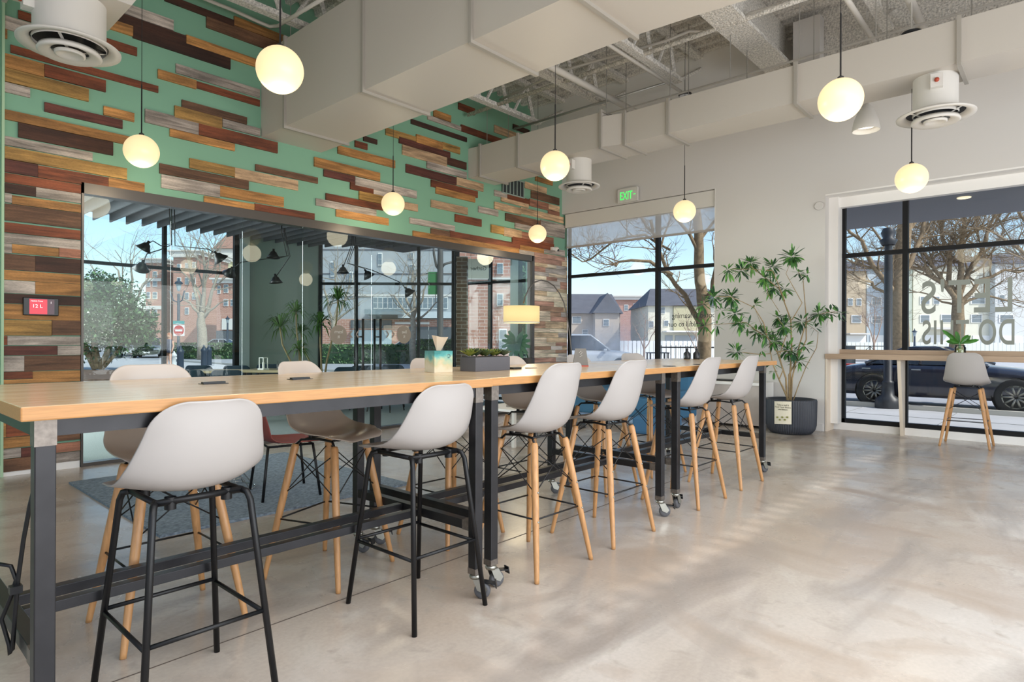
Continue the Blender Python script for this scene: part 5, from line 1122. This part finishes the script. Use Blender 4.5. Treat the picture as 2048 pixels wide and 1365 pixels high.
for hx, hy, R in ((215, 640, 1.9), (255, 655, 1.35), (185, 610, 1.6), (150, 650, 1.7), (232, 600, 1.15), (275, 668, .95), (195, 580, .9), (285, 645, .65), (110, 630, 1.7)):
    c = at(hx, hy, d + rnd.uniform(-.6, .6)) - b; leafball(mb, c, R, int(950 * R), .085, rnd, .5)
mb.build('foliage', eg3, t)
mb = MB()
for pts, r in ((((196, 738), (190, 700), (186, 660)), .14), (((200, 738), (215, 705), (228, 670)), .12), (((204, 738), (228, 712), (250, 680)), .08), (((192, 738), (172, 700), (160, 660)), .13)): mb.tube([at(p[0], p[1], d) - b for p in pts], [r * 1.2, r, r * .8], 8)
mb.build('trunk', bark, t, True)
def hedge(px0, px1, y0, y1, d, label, n, ms=eg3):
    b = at((px0 + px1) / 2, 690, d); b.z = GZ; t = empty('clipped_hedge', b, label, 'hedge', None, RZV); w = K(px0, px1, d) / 2; z0 = 0; z1 = Zp(y0, d) - GZ; mb = MB(); rnd = random.Random(int(px0))
    mb.mi = 2; mb.box((-w, -.5, max(0, z0)), (w, .5, z1 - .08))
    for i in range(n):
        q = V((rnd.uniform(-w, w), rnd.choice((-.5, -.5, -.3, 0, .3)) + rnd.uniform(-.06, .06), rnd.uniform(max(0, z0), z1)));
        if q.y > -.4: q.z = z1 + rnd.uniform(-.08, .03)
        u_ = V((rnd.gauss(0, 1), rnd.gauss(0, 1), rnd.gauss(0, 1))).normalized(); w_ = u_.orthogonal().normalized(); s_ = rnd.uniform(.05, .11); mb.mi = rnd.choice((0, 1, 1, 2)); mb.add([q - u_ * s_, q + w_ * s_ * .5, q + u_ * s_, q - w_ * s_ * .5], [(0, 1, 2, 3)])
    mb.build('foliage', ms, t); return t
hedge(343, 475, 690, 712, 44, 'long clipped hedge across the street, behind the bollards', 2600)
hedge(645, 840, 692, 706, 36, 'low hedge before the brick storefront', 2200)
hedge(836, 905, 682, 706, 30, 'taller yellow-green shrub right of the low hedge', 1500)
hedge(1040, 1062, 500, 700, 17, 'tall green shrub at the right edge of the glass partition', 1600)
gs = MB().box((0, 0, 0), (1, 1, .03)); 
c = at(250, 690, 23); o = MB().prism([(-6, -3), (9, -3), (9.6, 1.5), (-6, 3.4)], 0, .07).build('mulch_bed', mat('brown_mulch', '6e5a4d', .95, var=.35, vscale=9), loc=(c.x, c.y, GZ), rz=RZV); tag(o, 'brown mulch bed around the evergreen tree', 'garden bed')
# --- street furniture
navyp = mat('dark_blue_paint', '2c3b4c', .5)
def lamppost(px, d, ytop, label, double=False, m=navyp, rb=.16):
    t = place('street_lamp', px, d, GZ, label, 'street lamp'); H = Zp(ytop, d) - GZ
    MB().lathe([(rb * 1.5, 0), (rb * 1.5, .18), (rb * 1.1, .28), (rb, .5), (rb * .55, .62), (rb * .5, H - .8), (.05, H - .75)], n=18).build('pole', m, t, True)
    hs = [(-.55, H - .15), (.35, H - .1)] if double else [(0, H - .6)]
    for hx, hz in hs:
        if double: MB().tube([(0, 0, H - 1.3), (hx * .6, 0, H - 1.15), (hx, 0, hz - .45)], .04, 8).build('arm', m, t, True)
        MB().lathe([(.05, hz - .45), (.1, hz - .35), (.16, hz - .02), (.13, 0 + hz)], n=8).build('lantern', mat('lantern_glass', '9aa7ad', .3), t); MB().lathe([(.24, hz), (.18, hz + .08), (.05, hz + .16), (.03, hz + .3), (.001, hz + .32)], n=16).build('cap', m, t, True)
    return t
lamppost(357, 38, 566, 'dark blue double-headed street lamp by the no-entry sign', True)
lamppost(455, 60, 628, 'single street lamp at the far right of the hedge'); lamppost(284, 60, 640, 'street lamp just right of the evergreen tree')
lamppost(1829, 55, 648, 'slim street lamp left of the window lettering')
c = at(1776, 690, 12.75); t = empty('street_lamp', (c.x, c.y, GZ), 'thick black lamppost with a flared base just outside the wide window', 'street lamp')
MB().lathe([(.23, 0), (.235, .1), (.215, .2), (.12, .27), (.105, .5), (.115, .52), (.1, .55), (.08, .57), (.075, 2.9), (.07, 3.35)], n=28).build('pole', mat('black_cast_iron', '2b2e34', .45), t, True); MB().lathe([(.12, 3.35), (.17, 3.45), (.1, 3.5), (.14, 3.6), (.1, 3.7)], n=20).build('collar', mat('black_cast_iron', '2b2e34', .45), t, True)
c = at(880, 690, 15.2); t = empty('street_lamp', (c.x, c.y, GZ), 'grey forked lamppost with a green banner beyond the meeting room', 'street lamp', None, RZV); gp = mat('grey_bronze', '5a5a5c', .5); H_ = Zp(500, 15.2) - GZ
MB().lathe([(.16, 0), (.14, .5), (.08, .7), (.075, H_ - .5), (.06, H_ + .8)], n=18).build('pole', gp, t, True)
MB().tube([(0, 0, H_ - .55), (-.1, 0, H_ - .4), (-.16, 0, H_ - .1), (-.16, 0, H_ + .2)], .03).tube([(0, 0, H_ - .5), (.1, 0, H_ - .36), (.3, 0, H_ - .3)], .03).tube([(-.35, 0, Zp(548, 15.2) - GZ), (.35, 0, Zp(548, 15.2) - GZ)], .012).build('arm', gp, t, True)
bn = MB().box((-.3, -.01, Zp(590, 15.2) - GZ), (-.07, .01, Zp(545, 15.2) - GZ)).build('banner', mat('green_banner', '3f8a58', .7), t)
def bollard(px, d, label):
    t = place('bollard', px, d, GZ, label, 'bollard', 'dark blue bollards'); MB().lathe([(.14, 0), (.13, .75), (.15, .78), (.15, .85), (.08, .95), (.05, 1.0), (.06, 1.05), (.001, 1.1)], n=14).build('post', navyp, t, True)
bollard(361, 27, 'dark blue bollard in front of the no-entry sign'); bollard(408, 31, 'dark blue bollard left of the pair before the hedge'); bollard(418, 33, 'dark blue bollard right of the pair before the hedge')
t = place('fire_hydrant', 348, 31, GZ, 'white fire hydrant beside the street lamp base', 'hydrant'); MB().lathe([(.14, 0), (.11, .06), (.1, .5), (.14, .52), (.13, .6), (.06, .7), (.03, .78), (.001, .78)], n=14).build('body', mat('hydrant_white', 'd8dde0', .5), t, True); MB().tube([(-.16, 0, .42), (.16, 0, .42)], .05).build('outlet', mat('hydrant_white', 'd8dde0', .5), t, True)
d = 35; t = place('no_entry_sign', 358, d, GZ, 'square white sign with a red disc under a teal street name plate', 'sign'); zc_ = Zp(664, d) - GZ
MB().tube([(0, .02, 0), (0, .02, Zp(640, d) - GZ)], .03).build('post', gp, t); MB().box((-.31, -.02, zc_ - .31), (.31, 0, zc_ + .31)).build('sign_plate', trimw, t)
o = MB().lathe([(.001, 0), (.29, 0)], n=32, M=Matrix.Rotation(radians(90), 4, 'X')).build('red_disc', mat('sign_red', 'c23a3c', .6), t); o.location = (0, -.025, zc_)
MB().box((-.2, -.03, zc_ - .05), (.2, -.027, zc_ + .05)).build('white_bar', trimw, t)
o = MB().box((-.34, -.01, zc_ + .36), (.3, .01, zc_ + .54)).build('street_name_plate', mat('teal_plate', '3f9a98', .6), t)
bpt = t.matrix_world.copy(); cpt = at(358, 664, d)
for tx, dz_, sz_ in (('DO NOT', .09, .12), ('ENTER', -.18, .12), ('Village', .4, .13)): text('sign_lettering', tx, sz_, face_mw(cpt - FW * .04 + UP * dz_, -FW), trimw if tx != 'x' else trimw, t)
t = place('utility_cabinet', 226, 44, GZ, 'dark grey cabinet standing left of the parked cars', 'cabinet'); MB().box((-.42, -.3, 0), (.42, .3, .72)).build('body', mat('cabinet_grey', '3e464b', .6), t, bevel=.02)
# person walking past
t = place('person', 338, 30, GZ, 'person with long red hair in a dark top and shorts, walking past outside', 'person')
sk = mat('skin', 'c99a82', .6); mb = MB()
mb.tube([(0, 0, 1.42), (0, 0, 1.36), (0, 0, 1.28), (0, .0, 1.1), (0, 0, .92), (0, 0, .82)], [.05, .07, .17, .14, .15, .16], 12)
for s_ in (-1, 1): mb.tube([(s_ * .08, 0, .86), (s_ * .09, -.06 * s_, .48), (s_ * .09, .02 * s_, .05), (s_ * .09, -.12, .02)], [.09, .06, .035, .03], 10); mb.tube([(s_ * .17, 0, 1.3), (s_ * .22, 0, 1.05), (s_ * .2, -.1, .82), (s_ * .2, -.13, .74)], [.05, .042, .03, .03], 8)
mb.ball((0, 0, 1.54), .1, 14, 10, 1.2); mb.build('body', sk, t, True)
MB().tube([(0, 0, 1.38), (0, 0, 1.28), (0, 0, 1.1), (0, 0, .9)], [.08, .185, .155, .17], 12).build('dark_top', mat('dark_top', '4b4f63', .8), t, True); MB().tube([(0, 0, .94), (0, 0, .72)], [.17, .19], 12).build('shorts', mat('dark_shorts', '3a3f52', .8), t, True)
MB().ball((0, .025, 1.56), .12, 14, 10, 1.15).tube([(0, .06, 1.55), (0, .1, 1.4), (0, .11, 1.15)], [.11, .1, .05], 10).build('hair', mat('red_hair', 'a45f43', .7), t, True)
# --- cars
def car(loc, rz, body, label, L=4.7, W_=1.82, H=1.45, suv=False, tail=False):
    t = empty('parked_car', loc, label, 'car', None, rz); h = H; b0 = .22; belt = .92 if not suv else 1.0
    top = [(-L / 2, .5), (-L / 2 + .05, .75), (-L / 2 + .25, belt - (.02 if suv else .06)), (-L / 2 + 1.0, belt), (L / 2 - 1.35, belt - .02), (L / 2 - .5, belt - .12), (L / 2 - .08, belt - .28), (L / 2, .5)]
    xs = [-L / 2, -L / 2 + .04, -L / 2 + .3, -L / 2 + 1.0, 0, L / 2 - 1.35, L / 2 - .5, L / 2 - .1, L / 2]
    def zt(x):
        for (a, za), (b, zb) in zip(top[:-1], top[1:]):
            if a <= x <= b: return za + (zb - za) * (x - a) / (b - a)
        return .5
    rows = []
    for x in xs:
        e = 1 - .16 * (abs(x) / (L / 2)) ** 6; w = W_ / 2 * e; z = zt(x); zz = b0 + .02
        rows.append([(x, -w * .92, zz), (x, -w, zz + .12), (x, -w * 1.0, (zz + z) / 2), (x, -w * .97, z - .06), (x, -w * .86, z), (x, 0, z + .03), (x, w * .86, z), (x, w * .97, z - .06), (x, w, (zz + z) / 2), (x, w, zz + .12), (x, w * .92, zz)])
    mb = MB().grid(rows); n_ = len(rows[0]); mb.add(rows[0], [tuple(range(n_))]); mb.add(rows[-1], [tuple(range(n_ - 1, -1, -1))]); mb.build('body', body, t, True, sub=1)
    r0, r1 = (-L / 2 + (.25 if suv else .75), -L / 2 + (.55 if suv else 1.45)); f0, f1 = L / 2 - 1.35, L / 2 - 2.15
    wl_, wt_ = W_ / 2 * .86, W_ / 2 * .66; zb_ = belt - .02
    gmk = mat('car_glass', '20262b', .08, spec=.8)
    mb = MB().add([(r0, -wl_, zb_), (f0, -wl_, zb_), (f1, -wt_, h - .04), (r1, -wt_, h - .04), (r0, wl_, zb_), (f0, wl_, zb_), (f1, wt_, h - .04), (r1, wt_, h - .04)], [(0, 1, 2, 3), (5, 4, 7, 6), (1, 5, 6, 2), (4, 0, 3, 7)]); mb.build('windows', gmk, t)
    mb = MB().add([(r1 - .03, -wt_ - .02, h - .05), (f1 + .03, -wt_ - .02, h - .05), (f1 - .1, -wt_ * .6, h), (r1 + .15, -wt_ * .6, h), (r1 - .03, wt_ + .02, h - .05), (f1 + .03, wt_ + .02, h - .05), (f1 - .1, wt_ * .6, h), (r1 + .15, wt_ * .6, h)], [(0, 1, 2, 3), (5, 4, 7, 6), (3, 2, 6, 7), (1, 5, 6, 2), (4, 0, 3, 7)])
    for s_ in (-1, 1):
        mb.tube([(f0, s_ * wl_, zb_), (f1, s_ * wt_, h - .05), (r1, s_ * wt_, h - .05), (r0, s_ * wl_, zb_)], .035, 6)
        xm = (r1 + f1) / 2; mb.tube([(xm, s_ * wl_, zb_), (xm, s_ * wt_, h - .05)], .03, 6)
    mb.build('roof', body, t, True)
    for x in (-L / 2 + .95, L / 2 - .92):
        for s_ in (-1, 1):
            w = empty('wheel', (x, s_ * (W_ / 2 - .1), .335)); w.parent = t; Mx = Matrix.Rotation(radians(90), 4, 'X')
            MB().lathe([(.22, -.11), (.3, -.115), (.335, -.09), (.335, .09), (.3, .115), (.22, .11)], n=28, M=Mx).build('tyre', mat('tyre', '1a1b1d', .8), w, True)
            mb = MB().lathe([(.2, -.07), (.225, -.09), (.225, .09), (.2, .07)], n=28, M=Mx)
            for k in range(10): a_ = 2 * pi * k / 10; mb.bar((cos(a_) * .03, s_ * .085, sin(a_) * .03), (cos(a_) * .21, s_ * .085, sin(a_) * .21), .035, .03, (0, 1, 0))
            mb.build('rim', mat('alloy', '8f8e86', .35, .7), w, True)
            MB().lathe([(.001, 0), (.36, 0), (.37, .02)], (x, s_ * (W_ / 2 - .04), .335), 26, Mx).build('wheel_arch', mat('arch_black', '0e0f11', .8), t)
    for s_ in (-1, 1):
        MB().cbox((-L / 2 + .12, s_ * W_ * .36, .78), (.3, .34, .13)).build('tail_light', mat('tail_red', 'b5332c', .3), t, bevel=.03); MB().cbox((L / 2 - .16, s_ * W_ * .35, .66), (.28, .34, .12)).build('headlight', mat('headlight', 'c9ced2', .2), t, bevel=.03)
        for x in (f1 - .3, f1 - 1.2): MB().cbox((x - .05, s_ * W_ / 2 * .985, .8), (.16, .03, .025)).build('door_handle', chrome, t)
        MB().cbox((f0 - .2, s_ * (W_ / 2 + .06), .98), (.14, .2, .12)).build('wing_mirror', body, t, bevel=.03)
    MB().cbox((L / 2 - .03, 0, .6), (.06, .9, .14)).build('grille', mat('grille', '1d2023', .5), t, bevel=.02); MB().cbox((L / 2 + .0, 0, .42), (.03, .5, .12)).build('number_plate', trimw, t)
    return t
blk = mat('dark_blue_black_paint', '1b2030', .22, .1, coat=1)
xc = 15.75; ya = onx(1747, 778, xc - .9).y; yb = onx(2030, 790, xc - .9).y
car((xc, (ya + yb) / 2 - .0, GZ), radians(-90), blk, 'dark saloon car parked at the kerb outside the wide window', L=(ya - yb) + 1.87, H=1.28, tail=True)
sil = mat('silver_paint', 'c8cdd2', .3, .3, coat=.6); olv = mat('grey_green_paint', '63695f', .3, .3, coat=.6)
c = at(1172, 690, 27); car((c.x, c.y, GZ), RZV - .12, sil, 'silver car parked outside the window with the painted reflection haze', L=4.7, H=1.66, suv=True)
c = at(300, 690, 47); car((c.x, c.y, GZ), RZV - 1.15, olv, 'grey-green car parked right of the dark cabinet', H=1.5, suv=True); c = at(258, 690, 51); car((c.x, c.y, GZ), RZV - 1.2, sil, 'silver car parked half behind the grey-green one')
c = at(450, 690, 62); car((c.x, c.y, GZ), RZV, sil, 'distant pale car behind the hedge at the far right'); c = at(838, 690, 38); car((c.x, c.y, GZ), RZV, mat('white_car', 'dde0e2', .3, coat=.5), 'white car before the brick storefront')
# --- buildings
def wallm(name, c, cb=None, sc_=None):
    return mat(name, c, .85, var=.05, vscale=.8)
brickm = D.materials.new('red_brick'); brickm.use_nodes = True; nt = brickm.node_tree; p = nt.nodes['Principled BSDF']; tc = nt.nodes.new('ShaderNodeTexCoord'); br = nt.nodes.new('ShaderNodeTexBrick'); mp = nt.nodes.new('ShaderNodeMapping'); mp.inputs['Rotation'].default_value = (radians(90), 0, 0)
nt.links.new(tc.outputs['Object'], mp.inputs[0]); nt.links.new(mp.outputs[0], br.inputs[0]); br.inputs['Scale'].default_value = 1; br.inputs['Brick Width'].default_value = .4; br.inputs['Row Height'].default_value = .14; br.inputs['Mortar Size'].default_value = .012
br.inputs['Color1'].default_value = srgb('b58474'); br.inputs['Color2'].default_value = srgb('a57666'); br.inputs['Mortar'].default_value = srgb('c4b4aa'); nt.links.new(br.outputs[0], p.inputs['Base Color']); p.inputs['Roughness'].default_value = .9
wpane = mat('far_window_glass', '6f7d88', .15, spec=.6); wfr = mat('far_window_trim', 'e6e6e4', .6)
def building(px0, px1, ytop, ybot, d, m, label, wins=(), depth=9, roof=None, name='building', floors=None, cat='building', trims=(), group=None):
    t = place(name, (px0 + px1) / 2, d, GZ, label, cat, group); w = K(px0, px1, d) / 2; H = Zp(ytop, d) - GZ
    MB().box((-w, 0, 0), (w, depth, H)).build('wall', m, t)
    if roof:
        kind, yr, rm = roof; hr = Zp(yr, d + depth / 2) - GZ
        if kind == 'gable': MB().add([(-w - .3, -.4, H), (w + .3, -.4, H), (w + .3, depth + .4, H), (-w - .3, depth + .4, H), (-w + 1.2, depth / 2, hr), (w - .2, depth / 2, hr)], [(0, 1, 5, 4), (2, 3, 4, 5), (1, 2, 5), (3, 0, 4), (0, 3, 2, 1)]).build('roof', rm, t)
        elif kind == 'front': MB().add([(-w - .3, -.4, H), (w + .3, -.4, H), (w + .3, depth, H), (-w - .3, depth, H), (0, -.4, hr), (0, depth, hr)], [(0, 1, 4), (1, 2, 5, 4), (2, 3, 5), (3, 0, 4, 5)]).build('roof', rm, t)
        else: MB().box((-w - .35, -.5, H - .1), (w + .35, depth, H + .45)).box((-w - .6, -.8, H + .35), (w + .6, depth, H + .55)).build('roof', rm, t)
    for (x, y, ww, hh) in wins:
        cx = K((px0 + px1) / 2, x, d); z = Zp(y, d) - GZ; a = ww / 2 / FPX * d; b = hh / 2 / FPX * d
        f = MB().box((cx - a, -.1, z - b), (cx + a, .02, z + b)).build('window', wfr, t)
        mb = MB().box((cx - a * .84, -.12, z - b * .86), (cx + a * .84, -.05, z - b * .04)).box((cx - a * .84, -.12, z + b * .04), (cx + a * .84, -.05, z + b * .86)); mb.build('pane', wpane, f)
    for (x0, x1, y0, y1, tm, pr) in trims:
        MB().box((K((px0 + px1) / 2, x0, d), -pr, Zp(y1, d) - GZ), (K((px0 + px1) / 2, x1, d), .0, Zp(y0, d) - GZ)).build('facade_band', tm, t)
    return t
stone = mat('pale_stone', 'd2cfca', .8); slate = mat('slate_roof', '62646c', .8, var=.1, vscale=1.5); cream = wallm('cream_siding', 'd9d6c6'); beige = wallm('beige_siding', 'b5a58e'); pblue = wallm('pale_blue_siding', 'b3bfc8'); sage = wallm('sage_siding', 'b4bcae'); whitew = wallm('white_siding', 'd0d2d2'); yel = wallm('yellow_panel', 'd6cfa8'); greyw = wallm('grey_panel_wall', 'a2a8ad')
far = 'townhouses beyond the white fence'
building(1600, 1731, 540, 700, 80, beige, 'beige townhouse at the left of the wide window', [(1700, 602, 10, 15), (1717, 602, 10, 15), (1712, 636, 20, 16), (1660, 600, 12, 15)], roof=('gable', 520, slate), group=far, trims=[(1690, 1731, 668, 684, wfr, .1), (1690, 1731, 664, 667, stone, 1.2)])
building(1733, 1800, 536, 700, 81, pblue, 'pale blue townhouse behind the black lamppost', [(1752, 600, 20, 16), (1752, 637, 20, 16), (1786, 600, 12, 16)], roof=('gable', 518, slate), group=far, trims=[(1740, 1795, 668, 684, wfr, .1)])
building(1802, 1824, 532, 700, 79, sage, 'narrow sage townhouse left of the S in the window lettering', [], roof=('flat', 528, stone), group=far)
building(1826, 1988, 530, 700, 80, cream, 'wide cream townhouse behind the window lettering', [(1849, 598, 20, 16), (1849, 635, 20, 16), (1872, 598, 12, 16), (1955, 597, 30, 16), (1952, 634, 22, 17), (1892, 634, 22, 16)], roof=('gable', 508, slate), group=far, trims=[(1845, 1900, 667, 684, wfr, .1), (1945, 1985, 668, 684, wfr, .1), (1860, 1905, 652, 656, stone, 1.2)])
building(1990, 2110, 524, 700, 79, whitew, 'grey-white townhouse at the right edge of the wide window', [(2003, 594, 11, 16), (2012, 634, 30, 16), (2060, 594, 20, 16)], roof=('gable', 505, slate), group=far, trims=[(2000, 2045, 668, 684, wfr, .1)])
building(1100, 1240, 627, 710, 68, wallm('tan_siding', 'b9ada1'), 'tan house with a grey hipped roof at the left of the far window', [(1150, 640, 12, 14), (1158, 640, 8, 14), (1195, 640, 10, 14), (1170, 665, 12, 12)], roof=('gable', 588, slate))
building(1190, 1238, 626, 710, 66, wallm('tan_siding', 'b9ada1'), 'tan gabled wing of the house left of the brick block', [(1212, 645, 12, 14)], roof=('front', 592, slate))
building(1232, 1308, 598, 710, 95, brickm, 'brick apartment block with a pale balcony in the far window', [(1252, 615, 8, 12), (1271, 612, 9, 12), (1268, 637, 12, 16), (1268, 665, 12, 14), (1285, 665, 10, 12)], roof=('flat', 596, stone), trims=[(1278, 1308, 600, 624, stone, .3), (1278, 1308, 622, 626, greyw, 1.0)])
building(1296, 1450, 611, 705, 62, cream, 'cream house with a dark roof and balcony in the far window', [(1325, 620, 9, 13), (1367, 620, 8, 13), (1378, 620, 8, 13), (1302, 648, 10, 14), (1332, 646, 9, 12), (1360, 646, 9, 12), (1380, 646, 9, 12)], roof=('gable', 577, slate), trims=[(1325, 1400, 661, 664, wfr, 1.6), (1330, 1345, 670, 690, greyw, .1), (1350, 1395, 670, 690, greyw, .1), (1346, 1400, 612, 664, wallm('khaki_siding', 'b9b394'), .25)])
building(291, 323, 528, 705, 88, brickm, 'brick bay of the tall building left of the dark window bar', [(297, 570, 7, 14), (310, 570, 9, 14), (297, 594, 7, 14), (310, 594, 9, 14), (297, 630, 7, 14), (310, 630, 9, 14), (310, 552, 9, 12)], roof=('flat', 524, stone), trims=[(291, 323, 560, 566, stone, .2), (291, 323, 615, 622, stone, .2)])
building(346, 396, 512, 705, 86, brickm, 'tall brick corner block with a pale cornice beyond the street lamp', [(358, 537, 8, 12), (374, 535, 8, 12), (388, 533, 7, 12), (358, 565, 8, 14), (374, 565, 8, 14), (388, 565, 7, 14), (374, 595, 8, 14), (388, 595, 7, 14), (374, 625, 8, 14)], roof=('flat', 500, stone), trims=[(346, 396, 505, 518, stone, .6)])
building(394, 436, 518, 705, 92, yel, 'pale yellow block between the two brick ones', [(405, 560, 7, 12), (420, 560, 7, 12), (405, 590, 7, 12), (420, 590, 7, 12)], roof=('flat', 512, stone))
building(433, 500, 568, 705, 80, brickm, 'brick block at the far right of the first glazing bay', [(438, 582, 6, 16), (452, 580, 9, 17), (452, 608, 9, 14), (466, 608, 9, 14)], roof=('flat', 560, stone), trims=[(445, 470, 640, 662, stone, .2), (433, 470, 664, 690, mat('dark_shopfront', '565b60', .4), .1)])
building(430, 520, 500, 700, 100, stone, 'pale gabled block rising above the brick at the right', [(455, 520, 8, 10)], roof=('front', 462, brickm))
# big block beyond the chamfered glazing
wl2 = [(x, 607, 9, 24) for x in range(751, 900, 10)]
building(600, 912, 440, 705, 47, greyw, 'large grey panelled block above a brick storefront, beyond the meeting room', wl2 + [(822, 513, 10, 12), (824, 536, 11, 12), (700, 560, 10, 30), (665, 540, 8, 30), (822, 560, 8, 8), (760, 520, 8, 25)],
  trims=[(640, 912, 640, 705, brickm, .3), (738, 812, 622, 632, mat('steel_canopy', '7d8a90', .5), 1.6), (800, 912, 626, 638, mat('pale_canopy', 'c2cbd0', .5), .9), (704, 785, 642, 658, mat('dark_shopfront', '565b60', .4), .4), (704, 785, 662, 690, mat('shop_window', 'a9bcc2', .2), .4), (792, 860, 646, 650, stone, .5), (818, 905, 655, 690, mat('dark_shopfront', '565b60', .4), .38), (640, 912, 500, 502, slate, .05), (640, 912, 548, 550, slate, .05), (640, 912, 590, 594, stone, .1)])
building(915, 1042, 430, 705, 26, brickm, 'brick wall with windows at the right of the meeting room glazing', [(1000, 538, 12, 22), (1000, 600, 12, 24), (1006, 680, 16, 44)], trims=[(915, 1042, 556, 560, stone, .15)])
# --- fences
def fence(px0, px1, ytop, ybot, d, label, m, step, picket, group=None):
    t = place('picket_fence', (px0 + px1) / 2, d, GZ, label, 'fence', group); w = K(px0, px1, d) / 2; z1 = Zp(ytop, d) - GZ; z0 = .0; mb = MB(); x = -w
    while x < w: mb.box((x, -.02, z0), (x + picket, .02, z1)); x += step
    mb.build('pickets', m, t); mb = MB()
    for z in (z0 + .1, z1 - .12): mb.box((-w, .02, z - .04), (w, .06, z + .04))
    mb.build('rails', m, t)
fw = mat('white_fence', 'e4e7ea', .6)
fence(1600, 2120, 682, 706, 72, 'long white picket fence beyond the wide window', fw, .5, .44); fence(1240, 1450, 681, 708, 50, 'white picket fence before the cream house', fw, .34, .29); fence(1322, 1440, 690, 702, 38, 'low black railing before the white fence', blackm, .3, .03)
o = MB().box((0, 0, 0), (K(1600, 2120, 68), 3, .12)).build('grass_verge', mat('dry_grass', '8b9463', .95, var=.4, vscale=3)); c = at(1600, 690, 69); o.location = (c.x, c.y, GZ); o.rotation_euler.z = RZV; tag(o, 'strip of dry grass along the long white fence', 'grass', kind='stuff')
t = place('garden_bench', 1740, 30, GZ, 'dark metal bench left of the black lamppost', 'bench'); z_ = Zp(690, 30) - GZ
mb = MB()
for z in (.45, z_): mb.box((-.75, -.02, z - .02), (.75, .02, z + .02))
for x in (-.73, 0, .73): mb.box((x - .02, -.02, 0), (x + .02, .02, z_))
mb.bar((-.73, 0, .5), (0, 0, z_), .02).bar((0, 0, z_), (.73, 0, .5), .02).build('frame', blackm, t)
t = place('litter_bin', 1694, 24, GZ, 'dark square bin at the left edge of the wide window', 'bin'); MB().box((-.2, -.2, 0), (.2, .2, Zp(689, 24) - GZ)).build('body', mat('cabinet_grey', '3e464b', .6), t, bevel=.02)
t = place('patio_table', 1315, 20, GZ, 'dark patio table outside behind the window bar', 'table'); z_ = Zp(704, 20) - GZ
MB().box((-.32, -.28, z_ - .03), (.32, .28, z_)).build('tabletop', blackm, t)
for sx in (-1, 1):
    for sy in (-1, 1): MB().box((sx * .28 - .02, sy * .24 - .02, 0), (sx * .28 + .02, sy * .24 + .02, z_ - .03)).build('leg', blackm, t)
